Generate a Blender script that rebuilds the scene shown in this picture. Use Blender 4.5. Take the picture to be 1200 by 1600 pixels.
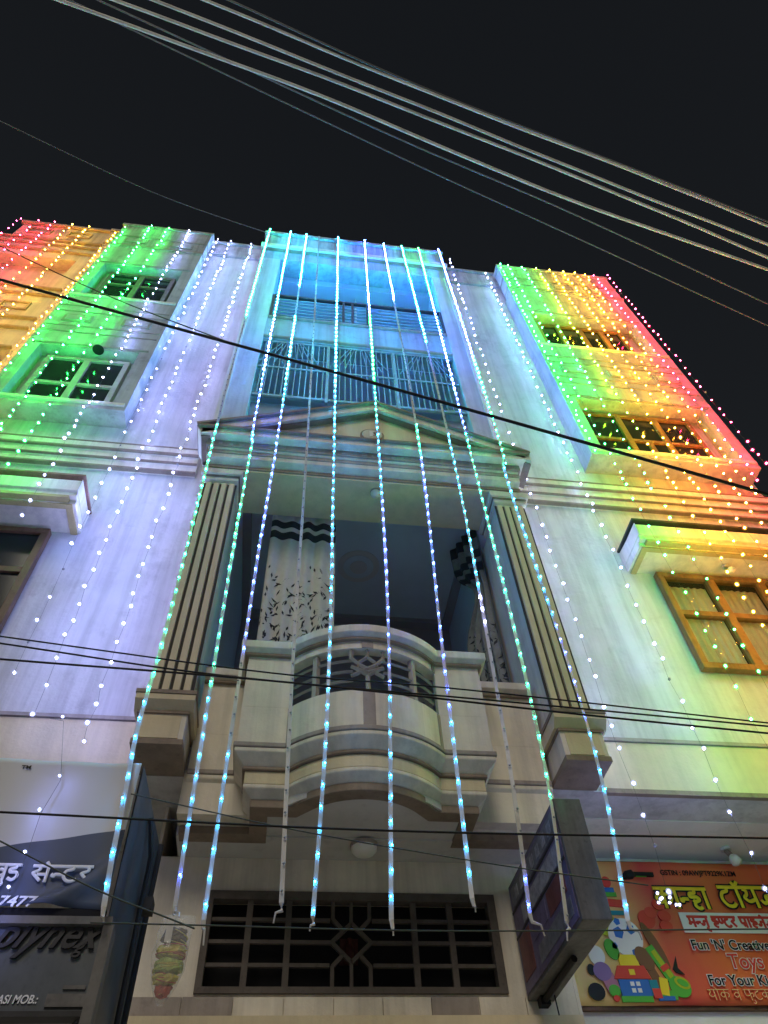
import bpy, bmesh, math, random
from mathutils import Vector, Matrix
random.seed(7)
sc = bpy.context.scene
COL = sc.collection
for o in list(bpy.data.objects): bpy.data.objects.remove(o)

# ------------------------------------------------------------------ camera
CAM = Vector((0.0, -3.8, 1.6))
YAW, PITCH, ROLL, FPX = 0.183651509, 0.914151947, 0.0691383703, 1110.24
fwd = Vector((math.sin(YAW)*math.cos(PITCH), math.cos(YAW)*math.cos(PITCH), math.sin(PITCH)))
rgt = Vector((math.cos(YAW), -math.sin(YAW), 0.0))
dwn = fwd.cross(rgt)
r2 = rgt*math.cos(ROLL) + dwn*math.sin(ROLL)
d2 = dwn*math.cos(ROLL) - rgt*math.sin(ROLL)
cd = bpy.data.cameras.new('camera'); cam = bpy.data.objects.new('camera', cd); COL.objects.link(cam)
M3 = Matrix((r2, -d2, -fwd)).transposed()
cam.matrix_world = Matrix.Translation(CAM) @ M3.to_4x4()
cd.sensor_fit = 'HORIZONTAL'; cd.sensor_width = 36.0; cd.lens = 36.0*FPX/1200.0
cd.clip_start = 0.05; cd.clip_end = 2000.0
sc.camera = cam

# ------------------------------------------------------------------ world, sun, exposure
SUN_ELEV, SUN_AZ = math.radians(43), math.radians(-12)      # light comes from behind the camera
w = bpy.data.worlds.new('World'); sc.world = w; w.use_nodes = True
nt = w.node_tree; nt.nodes.clear()
sky = nt.nodes.new('ShaderNodeTexSky'); sky.sky_type = 'NISHITA'; sky.sun_disc = False
sky.sun_elevation = math.radians(-1.0); sky.sun_rotation = math.pi + SUN_AZ
hs = nt.nodes.new('ShaderNodeHueSaturation'); hs.inputs['Saturation'].default_value = 0.70
bg = nt.nodes.new('ShaderNodeBackground'); bg.inputs['Strength'].default_value = 0.062
wo = nt.nodes.new('ShaderNodeOutputWorld')
nt.links.new(sky.outputs[0], hs.inputs['Color']); nt.links.new(hs.outputs[0], bg.inputs['Color'])
nt.links.new(bg.outputs[0], wo.inputs['Surface'])
sl = bpy.data.lights.new('sun', 'SUN'); sl.energy = 0.86; sl.angle = math.radians(24); sl.color = (1.0, 0.90, 0.75)
so = bpy.data.objects.new('sun', sl); COL.objects.link(so)
ldir = Vector((math.sin(SUN_AZ)*-math.cos(SUN_ELEV), math.cos(SUN_AZ)*math.cos(SUN_ELEV), -math.sin(SUN_ELEV)))
so.rotation_euler = ldir.to_track_quat('-Z', 'Y').to_euler()
so.location = (0, -10, 8)
vs = sc.view_settings
sc.display_settings.display_device = 'sRGB'
vs.view_transform = 'Standard'; vs.look = 'None'; vs.exposure = 0.30; vs.gamma = 1.0; vs.use_curve_mapping = False
sc.cycles.use_denoising = True
sc.cycles.max_bounces = 6; sc.cycles.diffuse_bounces = 4; sc.cycles.transparent_max_bounces = 12
sc.cycles.sample_clamp_indirect = 4.0
LED = 270.0                                                   # radiance of an LED

# ------------------------------------------------------------------ helpers
MATS = {}
def mat(name, col, rough=0.7, var=0.0, scale=4.0, streak=0.0, bump=0.0, bscale=60.0, metal=0.0, spec=0.3):
    m = bpy.data.materials.new(name); m.use_nodes = True
    n = m.node_tree; b = n.nodes['Principled BSDF']; L = n.links
    b.inputs['Roughness'].default_value = rough; b.inputs['Metallic'].default_value = metal
    b.inputs['Specular IOR Level'].default_value = spec
    b.inputs['Base Color'].default_value = (*col, 1)
    tc = n.nodes.new('ShaderNodeTexCoord')
    src = None
    def dark(coordscale, sc_, lo, hi, amt, src):
        mp = n.nodes.new('ShaderNodeMapping'); mp.inputs['Scale'].default_value = coordscale
        L.new(tc.outputs['Object'], mp.inputs['Vector'])
        nz = n.nodes.new('ShaderNodeTexNoise'); nz.inputs['Scale'].default_value = sc_; nz.inputs['Detail'].default_value = 7; nz.inputs['Roughness'].default_value = 0.65
        L.new(mp.outputs[0], nz.inputs['Vector'])
        mr = n.nodes.new('ShaderNodeMapRange'); mr.inputs['From Min'].default_value = lo; mr.inputs['From Max'].default_value = hi
        mr.inputs['To Min'].default_value = 1-amt; mr.inputs['To Max'].default_value = 1.0
        L.new(nz.outputs['Fac'], mr.inputs['Value'])
        mx = n.nodes.new('ShaderNodeMix'); mx.data_type = 'RGBA'; mx.blend_type = 'MULTIPLY'; mx.inputs[0].default_value = 1.0
        if src is None: mx.inputs[6].default_value = (*col, 1)
        else: L.new(src, mx.inputs[6])
        L.new(mr.outputs[0], mx.inputs[7])
        return mx.outputs[2]
    if var: src = dark((1,1,1), scale, 0.35, 0.6, var, src)
    if var >= 0.2: src = dark((1,1,0.8), scale*5.5, 0.30, 0.44, var*0.9, src)
    if name in ('wall', 'shop_lit_wall'):
        src = dark((0.8,0.8,0.5), 0.9, 0.40, 0.415, 0.10, src); src = dark((1,1,1), 38.0, 0.26, 0.30, 0.35, src)
    if streak: src = dark((6,6,0.35), 1.6, 0.38, 0.56, streak, src)
    if src is not None: L.new(src, b.inputs['Base Color'])
    if bump:
        nz = n.nodes.new('ShaderNodeTexNoise'); nz.inputs['Scale'].default_value = bscale; nz.inputs['Detail'].default_value = 5
        L.new(tc.outputs['Object'], nz.inputs['Vector'])
        bp = n.nodes.new('ShaderNodeBump'); bp.inputs['Strength'].default_value = bump; bp.inputs['Distance'].default_value = 0.01
        L.new(nz.outputs['Fac'], bp.inputs['Height']); L.new(bp.outputs[0], b.inputs['Normal'])
    MATS[name] = m
    return m
def emat(name, col, strength):
    m = bpy.data.materials.new(name); m.use_nodes = True; n = m.node_tree; n.nodes.clear()
    e = n.nodes.new('ShaderNodeEmission'); e.inputs['Color'].default_value = (*col, 1); e.inputs['Strength'].default_value = strength
    o = n.nodes.new('ShaderNodeOutputMaterial'); n.links.new(e.outputs[0], o.inputs['Surface'])
    MATS[name] = m
    return m

mat('shop_lit_wall', (0.84, 0.82, 0.76), 0.7, 0.12, 1.5, 0.0, 0.2, 40)  # paler copy of the wall paint, stands in for shop light from below
mat('wall', (0.66, 0.64, 0.62), 0.75, 0.20, 0.9, 0.20, 0.35, 30)
mat('bay_wall', (0.52, 0.51, 0.49), 0.8, 0.22, 2.2, 0.22, 0.35, 30)  # wall tone darkened to stand for weaker ambient light on the bays
mat('old_wall', (0.54, 0.53, 0.51), 0.8, 0.30, 1.8, 0.40, 0.35, 40)
mat('soffit_grey', (0.60, 0.58, 0.55), 0.75, 0.2, 1.5, 0.0, 0.2, 40)
mat('cream', (0.72, 0.61, 0.40), 0.6, 0.12, 3.0, 0.10, 0.15, 60)
mat('trim', (0.30, 0.23, 0.17), 0.6, 0.25, 5.0, 0.15, 0.1, 60)
mat('ivory', (0.80, 0.73, 0.60), 0.6, 0.14, 4.0, 0.18, 0.15, 60)
mat('taupe', (0.40, 0.345, 0.30), 0.7, 0.2, 4.0, 0.2, 0.15, 60)
mat('groove', (0.05, 0.045, 0.04), 0.8)
mat('gold', (0.50, 0.40, 0.18), 0.5, 0.2, 8.0)
mat('wood', (0.33, 0.17, 0.06), 0.45, 0.3, 6.0, 0.35, 0.1, 80)
mat('dark_wood', (0.16, 0.085, 0.05), 0.5, 0.3, 6.0, 0.3, 0.1, 80)
mat('glass', (0.02, 0.024, 0.026), 0.10, spec=0.15)
mcg = mat('clear_glass', (0.03, 0.035, 0.035), 0.06, spec=0.15); mcg.node_tree.nodes['Principled BSDF'].inputs['Alpha'].default_value = 0.22
mat('dark_void', (0.012, 0.012, 0.014), 0.9)
mat('grille', (0.26, 0.40, 0.46), 0.5, 0.3, 20, metal=0.0)  # teal LED glow mixed into the grille colour
mat('jali', (0.40, 0.37, 0.33), 0.7, 0.2, 10)
mat('jali_dark', (0.12, 0.10, 0.085), 0.7, 0.3, 10)
mat('room', (0.50, 0.60, 0.74), 0.8, 0.1, 2.0)  # bluish base colour carries the LED light inside the rooms
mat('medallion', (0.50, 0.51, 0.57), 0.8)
mat('beam_led_tint', (0.46, 0.56, 0.64), 0.75, 0.22, 1.5, 0.25, 0.3, 30)  # blue LED wash put into the colour of the centre beams
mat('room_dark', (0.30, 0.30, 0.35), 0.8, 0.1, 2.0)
mat('bounce_concrete', (0.50, 0.48, 0.44), 0.9, 0.3, 1.5, 0, 0.4, 30)  # unseen ground, pale concrete tone raised to bounce light onto the soffits
mat('plastic_white', (0.62, 0.60, 0.57), 0.45, 0.2, 9.0)
mat('cable_black', (0.008, 0.008, 0.009), 0.6)
mat('cable_bare', (0.90, 0.86, 0.80), 0.55, 0.30, 5.0)
mat('cable_grey', (0.20, 0.20, 0.21), 0.5)
mat('wire_thin', (0.05, 0.06, 0.05), 0.5)
mat('metal_dark', (0.035, 0.035, 0.038), 0.55, 0.3, 10, 0.2)
mat('metal_grey', (0.16, 0.155, 0.15), 0.5, 0.35, 6, 0.35, 0.1, 30)
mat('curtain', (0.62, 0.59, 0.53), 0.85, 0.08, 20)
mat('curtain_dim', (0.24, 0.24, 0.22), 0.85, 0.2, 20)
mat('curtain_dark', (0.035, 0.038, 0.045), 0.85)
mat('lace', (0.70, 0.68, 0.64), 0.8, 0.1, 20)
mat('lamp_white', (0.80, 0.78, 0.72), 0.35)
mat('brick_red', (0.30, 0.16, 0.11), 0.8, 0.3, 12)

for nme, c in dict(white=(0.30, 0.35, 1.0), green=(0.02, 1.0, 0.10), yellow=(1.0, 0.52, 0.02), red=(1.0, 0.02, 0.07), orange=(1.0, 0.28, 0.02),
                   cyan=(0.02, 0.36, 1.0), teal=(0.02, 1.0, 0.42), blue=(0.04, 0.10, 1.0), violet=(0.25, 0.12, 1.0), ygreen=(0.40, 1.0, 0.03)).items():
    emat('hi_'+nme, (0.02, 0.52, 1.0) if nme == 'cyan' else c, LED*1.9*dict(blue=1.5, cyan=1.35, green=0.8, teal=0.7).get(nme, 1.0))
    emat('led_'+nme, c, LED*dict(white=1.9, green=2.4, red=2.5, orange=2.0, yellow=1.6, ygreen=1.8, blue=1.6).get(nme, 1.0))
mat('led_off', (0.30, 0.30, 0.30), 0.3)
def halo_mat(name, col):  # see-through coloured shell, a painted halo around each lit bulb
    m = bpy.data.materials.new(name); m.use_nodes = True; n = m.node_tree; n.nodes.clear()
    e = n.nodes.new('ShaderNodeEmission'); e.inputs['Color'].default_value = (*col, 1); e.inputs['Strength'].default_value = 1.5
    t = n.nodes.new('ShaderNodeBsdfTransparent'); x = n.nodes.new('ShaderNodeMixShader'); x.inputs[0].default_value = 0.20
    o = n.nodes.new('ShaderNodeOutputMaterial'); n.links.new(t.outputs[0], x.inputs[1]); n.links.new(e.outputs[0], x.inputs[2]); n.links.new(x.outputs[0], o.inputs['Surface'])
    m.cycles.emission_sampling = 'NONE'; MATS[name] = m
for nme, c in dict(white=(0.55, 0.60, 1.0), green=(0.04, 1.0, 0.25), yellow=(1.0, 0.62, 0.08), red=(1.0, 0.05, 0.16), orange=(1.0, 0.38, 0.06), cyan=(0.04, 0.62, 1.0), teal=(0.04, 1.0, 0.55), blue=(0.08, 0.18, 1.0), violet=(0.3, 0.2, 1.0), ygreen=(0.5, 1.0, 0.1)).items():
    halo_mat('halo_'+nme, c)

class MB:
    def __init__(s): s.v = []; s.f = []
    def poly(s, pts):
        i = len(s.v); s.v += [tuple(p) for p in pts]; s.f.append(tuple(range(i, i+len(pts))))
        return s
    def box(s, x0, x1, y0, y1, z0, z1):
        i = len(s.v)
        s.v += [(x0,y0,z0),(x1,y0,z0),(x1,y1,z0),(x0,y1,z0),(x0,y0,z1),(x1,y0,z1),(x1,y1,z1),(x0,y1,z1)]
        s.f += [tuple(i+k for k in q) for q in ((0,3,2,1),(4,5,6,7),(0,1,5,4),(1,2,6,5),(2,3,7,6),(3,0,4,7))]
        return s
    def prism(s, poly, y0, y1):                       # polygon in XZ, extruded along Y
        n = len(poly); i = len(s.v)
        s.v += [(x, y0, z) for x, z in poly] + [(x, y1, z) for x, z in poly]
        s.f.append(tuple(i+k for k in range(n))); s.f.append(tuple(i+n+k for k in reversed(range(n))))
        s.f += [(i+k, i+n+k, i+n+(k+1) % n, i+(k+1) % n) for k in range(n)]
        return s
    def prism_x(s, poly, x0, x1):                     # polygon in YZ, extruded along X
        n = len(poly); i = len(s.v)
        s.v += [(x0, y, z) for y, z in poly] + [(x1, y, z) for y, z in poly]
        s.f.append(tuple(i+k for k in range(n))); s.f.append(tuple(i+n+k for k in reversed(range(n))))
        s.f += [(i+k, i+n+k, i+n+(k+1) % n, i+(k+1) % n) for k in range(n)]
        return s
    def sweep(s, path, prof):                         # profile (outward offset, z) swept along a plan path, mitred
        n = len(prof); i = len(s.v); P = [Vector(p) for p in path]; m = len(P)
        for k in range(m):
            ns = []
            if k > 0: d = (P[k]-P[k-1]).normalized(); ns.append(Vector((d.y, -d.x)))
            if k < m-1: d = (P[k+1]-P[k]).normalized(); ns.append(Vector((d.y, -d.x)))
            q = ns[0] if len(ns) == 1 else (ns[0]+ns[1]) / max(0.2, 1+ns[0].dot(ns[1]))
            s.v += [(P[k].x+q.x*o, P[k].y+q.y*o, z) for o, z in prof]
        for k in range(m-1):
            a, b = i+k*n, i+(k+1)*n
            s.f += [(a+j, a+(j+1) % n, b+(j+1) % n, b+j) for j in range(n)]
        s.f.append(tuple(i+j for j in reversed(range(n)))); s.f.append(tuple(i+(m-1)*n+j for j in range(n)))
        return s
    def tube(s, path, r, n=6, flat=1.0, up=None):
        P = [Vector(p) for p in path]; i = len(s.v); m = len(P)
        ref = Vector(up) if up else Vector((0, 0, 1))
        for k in range(m):
            d = (P[min(k+1, m-1)]-P[max(k-1, 0)]).normalized()
            rr = ref if abs(d.dot(ref)) < 0.98 else Vector((1, 0, 0))
            a = d.cross(rr).normalized(); b = a.cross(d).normalized()
            rk = r[k] if isinstance(r, (list, tuple)) else r
            for j in range(n):
                t = 2*math.pi*j/n
                s.v.append(tuple(P[k]+a*(math.cos(t)*rk)+b*(math.sin(t)*rk*flat)))
        for k in range(m-1):
            a, b = i+k*n, i+(k+1)*n
            s.f += [(a+j, a+(j+1) % n, b+(j+1) % n, b+j) for j in range(n)]
        s.f.append(tuple(i+j for j in reversed(range(n)))); s.f.append(tuple(i+(m-1)*n+j for j in range(n)))
        return s
    def bar(s, a, b, wx, wy):                         # flat bar between two points of an XZ plane
        a, b = Vector(a), Vector(b); d = (b-a); L = d.length; d /= L
        p = Vector((0, 1, 0)); q = d.cross(p).normalized()
        pts = []
        for e in (a, b):
            for u, v_ in ((-1,-1),(1,-1),(1,1),(-1,1)): pts.append(tuple(e+q*(u*wx/2)+p*(v_*wy/2)))
        i = len(s.v); s.v += pts
        s.f += [tuple(i+k for k in z) for z in ((0,3,2,1),(4,5,6,7),(0,1,5,4),(1,2,6,5),(2,3,7,6),(3,0,4,7))]
        return s
    def disc(s, c, r, h, n=24, axis='Z', r2=None):
        r2 = r if r2 is None else r2; i = len(s.v); c = Vector(c)
        for k, rr in ((0, r), (h, r2)):
            for j in range(n):
                t = 2*math.pi*j/n; u, v_ = math.cos(t)*rr, math.sin(t)*rr
                s.v.append(tuple(c+(Vector((u, v_, k)) if axis == 'Z' else Vector((u, k, v_)) if axis == 'Y' else Vector((k, u, v_)))))
        s.f.append(tuple(i+j for j in reversed(range(n)))); s.f.append(tuple(i+n+j for j in range(n)))
        s.f += [(i+j, i+(j+1) % n, i+n+(j+1) % n, i+n+j) for j in range(n)]
        return s
    def build(s, name, m, parent=None, bevel=0.0, smooth=False):
        me = bpy.data.meshes.new(name); me.from_pydata(s.v, [], s.f); me.update()
        bm = bmesh.new(); bm.from_mesh(me); bmesh.ops.recalc_face_normals(bm, faces=bm.faces); bm.to_mesh(me); bm.free()
        me.materials.append(MATS[m] if isinstance(m, str) else m)
        if smooth:
            for p in me.polygons: p.use_smooth = True
        o = bpy.data.objects.new(name, me); COL.objects.link(o)
        if parent: o.parent = parent; o.matrix_parent_inverse = Matrix.Translation(parent_loc(parent)).inverted()
        if bevel:
            b = o.modifiers.new('bevel', 'BEVEL'); b.width = bevel; b.segments = 2; b.limit_method = 'ANGLE'
        return o
def parent_loc(p): return Vector(p.location)          # things sit at their base, part meshes at the origin
def tag(o, label=None, cat=None, group=None, kind=None):
    if label: o['label'] = label
    if cat: o['category'] = cat
    if group: o['group'] = group
    if kind: o['kind'] = kind
    return o
def thing(name, label, cat, loc=(0, 0, 0), group=None):
    o = bpy.data.objects.new(name, None); COL.objects.link(o); o.location = loc; o.empty_display_size = 0.2
    return tag(o, label, cat, group)
def B(name, m, parent, x0, x1, y0, y1, z0, z1, bevel=0.0):
    return MB().box(x0, x1, y0, y1, z0, z1).build(name, m, parent, bevel)
def smoothpath(pts, n=6):
    P = [Vector(p) for p in pts]
    if len(P) < 3: return P
    out = []
    for i in range(len(P)-1):
        a, b, c, d = P[max(i-1, 0)], P[i], P[i+1], P[min(i+2, len(P)-1)]
        for k in range(n):
            t = k/n
            out.append(0.5*((2*b)+(c-a)*t+(2*a-5*b+4*c-d)*t*t+(3*b-a-3*c+d)*t**3))
    return out+[P[-1]]

# ------------------------------------------------------------------ ground
g = MB().box(-400, 400, -400, 400, -0.2, 0).build('road', 'bounce_concrete'); tag(g, kind='structure')

# ------------------------------------------------------------------ main house
H = thing('apartment_house', 'white four-storey house with pillared portico covered in hanging coloured lights', 'house', (0.5, 0.5, 0))
XL, XR = -3.32, 4.72          # ends of the main wall
YB = 7.0
FB = 3.95                     # underside of the first floor
# upper side walls
B('wall', 'wall', H, XL, -0.90, 0.0, 0.30, FB, 12.80)
B('wall', 'wall', H, 1.88, XR, 0.0, 0.30, FB, 12.80)
B('parapet', 'old_wall', H, XL, -0.90, -0.03, 0.20, 12.803, 13.28)
B('parapet', 'old_wall', H, 1.88, XR, -0.03, 0.20, 12.803, 13.30)
B('coping', 'old_wall', H, XL-0.02, -0.90, -0.06, 0.23, 13.30, 13.36)
B('coping', 'old_wall', H, 1.88, XR+0.03, -0.06, 0.23, 13.32, 13.38)
B('wall', 'wall', H, XR-0.3, XR-0.002, 0.302, YB, 0.0, 13.0)       # right flank
B('wall', 'wall', H, XL+0.002, XL+0.3, 0.302, YB, 0.0, 13.0)
B('wall', 'wall', H, XL, XR, YB, YB+0.2, 0.0, 13.0)
B('roof_slab', 'old_wall', H, XL+0.31, XR-0.31, 0.305, YB-0.01, 12.6, 12.78)
# string-course mouldings on both side walls
def course(x0, x1):
    p = MB().prism_x([(-0.002, 6.90), (-0.05, 6.93), (-0.05, 7.00), (-0.075, 7.02), (-0.075, 7.10), (-0.10, 7.13), (-0.10, 7.20), (-0.002, 7.23)], x0, x1).build('string_course', 'ivory', H)
    for z0, z1, y in ((6.905, 6.925, -0.052), (7.005, 7.018, -0.079), (7.105, 7.125, -0.104), (7.2, 7.215, -0.106)):
        B('moulding_line', 'trim', p, x0, x1-0.001, y, y+0.06, z0, z1)
course(XL, -0.99); course(2.02, XR)
for x0, x1 in ((XL, -0.86), (1.96, XR)):
    B('moulding_line', 'taupe', H, x0, x1, -0.022, 0.02, 4.31, 4.335)
    B('fascia', 'cream', H, x0, x1, -0.010, 0.02, FB+0.02, 4.305)
    B('moulding_line', 'trim', H, x0, x1, -0.016, 0.02, FB-0.012, FB+0.018)
# underside slab over the shops and the ground floor walls
B('slab', 'wall', H, XL, -0.56, 0.302, 1.6, FB-0.004, FB+0.2)
B('slab', 'shop_lit_wall', H, 1.47, XR-0.302, 0.302, 1.6, FB-0.004, FB+0.2)
B('slab', 'wall', H, -0.90, -0.56, -0.02, 0.30, FB-0.008, FB+0.2)
B('slab', 'wall', H, 1.60, 1.88, -0.02, 0.30, FB-0.008, FB+0.2)
B('wall', 'shop_lit_wall', H, 1.62, XR-0.302, 0.86, 1.1, 0.0, FB-0.006)
B('wall', 'wall', H, XL+0.302, -0.66, 0.86, 1.1, 0.0, FB-0.006)
B('cornice', 'shop_lit_wall', H, 1.622, XR-0.302, 0.79, 0.858, 3.88, FB-0.008)
B('door_beam', 'shop_lit_wall', H, 1.622, XR-0.302, 0.74, 0.858, 2.86, 3.03)

# ---- bays on both sides
def bay(x0, x1, yf, zs, parts):
    b = MB()
    b.box(x0, x1, yf, -0.002, zs[0]-0.10, zs[0])                       # under the first opening
    for (za, zb) in zip(zs[1::2], list(zs[2::2])+[12.15]): b.box(x0, x1, yf, -0.002, za, zb)
    fw = 0.14
    for (za, zb) in zip(zs[0::2], zs[1::2]):
        b.box(x0, x0+fw, yf, -0.002, za, zb); b.box(x1-fw, x1, yf, -0.002, za, zb)
    o = b.build('bay', 'bay_wall', H)
    B('parapet', 'old_wall', o, x0-0.005, x1+0.005, yf-0.006, -0.062, 12.152, 13.12)
    B('coping', 'old_wall', o, x0-0.03, x1+0.03, yf-0.020, -0.064, 13.122, 13.20)
    B('moulding', 'taupe', o, x0-0.015, x1+0.015, yf-0.018, -0.066, 12.20, 12.26)
    B('moulding', 'taupe', o, x0-0.015, x1+0.015, yf-0.018, -0.066, 12.62, 12.66)
    for (za, zb) in zip(zs[0::2], zs[1::2]):
        B('sill', 'ivory', o, x0+0.02, x1-0.02, yf-0.020, yf+0.05, za-0.035, za+0.008)
        B('lintel_line', 'taupe', o, x0+0.05, x1-0.05, yf-0.014, yf+0.03, zb+0.03, zb+0.05)
    # raised little panels between the openings
    for zc in ((zs[1]+zs[2])/2, 12.44):
        k = 3 if x1-x0 > 1.5 else 2
        for j in range(k):
            xc = x0+(x1-x0)*(j+0.5)/k
            yy = yf-0.006 if zc > 12.2 else yf-0.001
            p = B('panel', 'taupe', o, xc-0.16, xc+0.16, yy-0.012, yy+0.01, zc-0.09, zc+0.09)
            B('panel_face', 'bay_wall', p, xc-0.13, xc+0.13, yy-0.018, yy, zc-0.06, zc+0.06)
        if zc < 12.2:
            for dz in (-0.36, -0.2, 0.2, 0.36):
                B('moulding', 'taupe', o, x0+0.03, x1-0.03, yf-0.009, yf+0.01, zc+dz-0.008, zc+dz+0.008)
    return o
def window(par, x0, x1, y, z0, z1, cols, m, panes='glass', transom=0.62, arch=False):
    """wooden window: frame, mullions, transom, panes"""
    f = MB(); t = 0.055
    f.box(x0, x1, y-0.03, y+0.03, z0, z0+t).box(x0, x1, y-0.03, y+0.03, z1-t, z1)
    f.box(x0, x0+t, y-0.03, y+0.03, z0+t, z1-t).box(x1-t, x1, y-0.03, y+0.03, z0+t, z1-t)
    o = f.build('window_frame', m, par, 0.004)
    wd = (x1-x0)/cols; zt = z0+(z1-z0)*transom
    for c in range(cols):
        a, b = x0+wd*c, x0+wd*(c+1)
        if c: B('mullion', m, o if par is H else par, a-0.035, a+0.035, y-0.028, y+0.028, z0+t, z1-t)
        a2, b2 = a+(t if c == 0 else 0.035), b-(t if c == cols-1 else 0.035)
        B('transom', m, o if par is H else par, a2, b2, y-0.026, y+0.026, zt-0.025, zt+0.025)
        for za, zb in ((z0+t, zt-0.025), (zt+0.025, z1-t)):
            B('pane', panes, o if par is H else par, a2-0.005, b2+0.005, y-0.004, y+0.004, za-0.005, zb+0.005)
            if arch and za < zt and c == 1:
                B('stile', m, o if par is H else par, (a2+b2)/2-0.03, (a2+b2)/2+0.03, y-0.024, y+0.024, za, zb)
    return o
zsL = (7.72, 8.86, 10.28, 11.44); zsR = (7.64, 8.74, 10.18, 11.27)
bl = bay(-3.07, -1.76, -0.20, zsL, None); br = bay(2.83, 4.66, -0.24, zsR, None)
B('recess', 'bay_wall', bl, -2.93, -1.90, -0.055, -0.003, 7.72, 8.86); B('recess', 'bay_wall', bl, -2.93, -1.90, -0.055, -0.003, 10.28, 11.44)
B('recess', 'bay_wall', br, 2.97, 4.52, -0.055, -0.003, 7.64, 8.74); B('recess', 'bay_wall', br, 2.97, 4.52, -0.055, -0.003, 10.18, 11.27)
window(bl, -2.84, -1.98, -0.088, 7.74, 8.78, 2, 'jali', transom=0.45)
window(bl, -2.84, -1.98, -0.088, 10.30, 11.36, 2, 'jali_dark')
window(br, 3.02, 4.36, -0.090, 7.66, 8.66, 3, 'wood', transom=0.45, arch=True)
window(br, 3.06, 4.34, -0.090, 10.20, 11.19, 4, 'wood', transom=0.3)
n_ = MB().disc((-2.33, -0.19, 8.852), 0.06, 0.012).build('patch', 'dark_void', bl)

# ---- first floor windows with sunshades
def sunshade(x0, x1, edge):
    o = MB().prism_x([(-0.002, 6.02), (-0.30, 6.02), (-0.30, 6.06), (-0.345, 6.06), (-0.345, 6.10), (-0.37, 6.10), (-0.37, 6.23), (-0.002, 6.27)], x0, x1).build('sunshade', 'ivory', H, 0.006)
    lo, hi = (x0, x1)
    B('edge_strip', 'gold', o, lo+0.05, hi-0.05, -0.352, -0.30, 6.03, 6.058)
    B('roof_edge', 'brick_red' if edge == 'R' else 'metal_dark', o, lo-0.014, hi+0.014, -0.385, -0.005, 6.272, 6.292)
    xs = hi if edge == 'R' else lo
    s = 1 if edge == 'R' else -1
    B('cheek', 'ivory', o, min(xs, xs+s*0.004), max(xs, xs+s*0.004), -0.372, -0.004, 6.10, 6.24)
    # recessed underside panel border
    a, b = (lo, hi)
    B('soffit_border', 'gold', o, a+0.02 if edge == 'L' else a, a+0.07 if edge == 'L' else a+0.05, -0.30, -0.004, 6.005, 6.018)
    B('soffit_border', 'gold', o, b-0.07, b-0.02, -0.30, -0.004, 6.005, 6.018)
    B('soffit_border', 'gold', o, a+0.072, b-0.072, -0.30, -0.255, 6.005, 6.018)
    return o
sunshade(XL+0.3, -1.73, 'R'); sunshade(2.79, XR-0.1, 'L')
def flat_window(x0, x1, m, cols, cur):
    B('reveal', 'dark_void', H, x0+0.03, x1-0.03, -0.006, 0.0, 4.97, 5.95)
    return window(H, x0, x1, -0.042, 4.94, 5.98, cols, m, 'clear_glass' if x0 > 0 else 'glass', transom=0.55)
flat_window(-3.25, -1.93, 'dark_wood', 2, None)
flat_window(3.0, 4.40, 'wood', 3, None)

# ---- centre block above the portico (floors two and three)
CY = -0.20
X0, X1, OL, OR = -0.92, 1.90, -0.64, 1.66
B('pier', 'wall', H, X0, OL, CY, 1.0, 6.9, 12.40)
B('pier', 'wall', H, OR, X1, CY, 1.0, 6.9, 12.40)
B('corner_bead', 'ivory', H, X0-0.01, X0+0.05, CY-0.012, CY+0.05, 6.9, 12.40)
B('corner_bead', 'ivory', H, X1-0.05, X1+0.01, CY-0.012, CY+0.05, 6.9, 12.40)
B('beam', 'beam_led_tint', H, OL+0.001, OR-0.001, CY+0.02, 0.05, 9.62, 10.30)
B('moulding_line', 'taupe', H, OL+0.002, OR-0.002, CY-0.01, CY+0.03, 9.63, 9.66)
B('moulding_line', 'taupe', H, OL+0.002, OR-0.002, CY-0.01, CY+0.03, 10.22, 10.25)
B('beam', 'beam_led_tint', H, X0, X1, CY, 0.30, 12.402, 12.78)
B('cornice', 'ivory', H, X0-0.04, X1+0.04, CY-0.07, 0.25, 12.782, 12.90)
B('moulding_line', 'trim', H, X0-0.03, X1+0.03, CY-0.04, 0.2, 12.74, 12.781)
B('parapet', 'old_wall', H, X0-0.01, X1+0.01, CY-0.02, 0.2, 12.902, 13.46)
B('coping', 'old_wall', H, X0-0.04, X1+0.04, CY-0.06, 0.24, 13.462, 13.54)
# rooms behind the openings
def room(z0, z1, yb):
    B('floor_slab', 'room', H, OL+0.001, OR-0.001, 0.052, yb, z0-0.25, z0)
    B('ceiling', 'room', H, OL+0.001, OR-0.001, 0.052, yb, z1, z1+0.2)
    B('room_wall', 'room', H, OL+0.001, OR-0.001, yb+0.002, yb+0.1, z0-0.2, z1+0.2)
room(10.3, 12.18, 1.4); room(7.7, 9.6, 1.4)
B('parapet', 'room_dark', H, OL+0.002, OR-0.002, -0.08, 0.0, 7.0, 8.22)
# third floor railing
rl = MB().box(OL+0.003, OR-0.003, -0.19, -0.15, 10.98, 11.02).build('railing', 'metal_dark', H)
for k in range(6): B('rail_bar', 'grille', rl, OL+0.003, OR-0.003, -0.18, -0.165, 10.36+k*0.105, 10.36+k*0.105+0.02)
for x in (OL+0.01, 0.30, 0.42, 0.62, OR-0.03): B('rail_post', 'metal_dark', rl, x, x+0.03, -0.19, -0.15, 10.30, 10.98)
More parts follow.
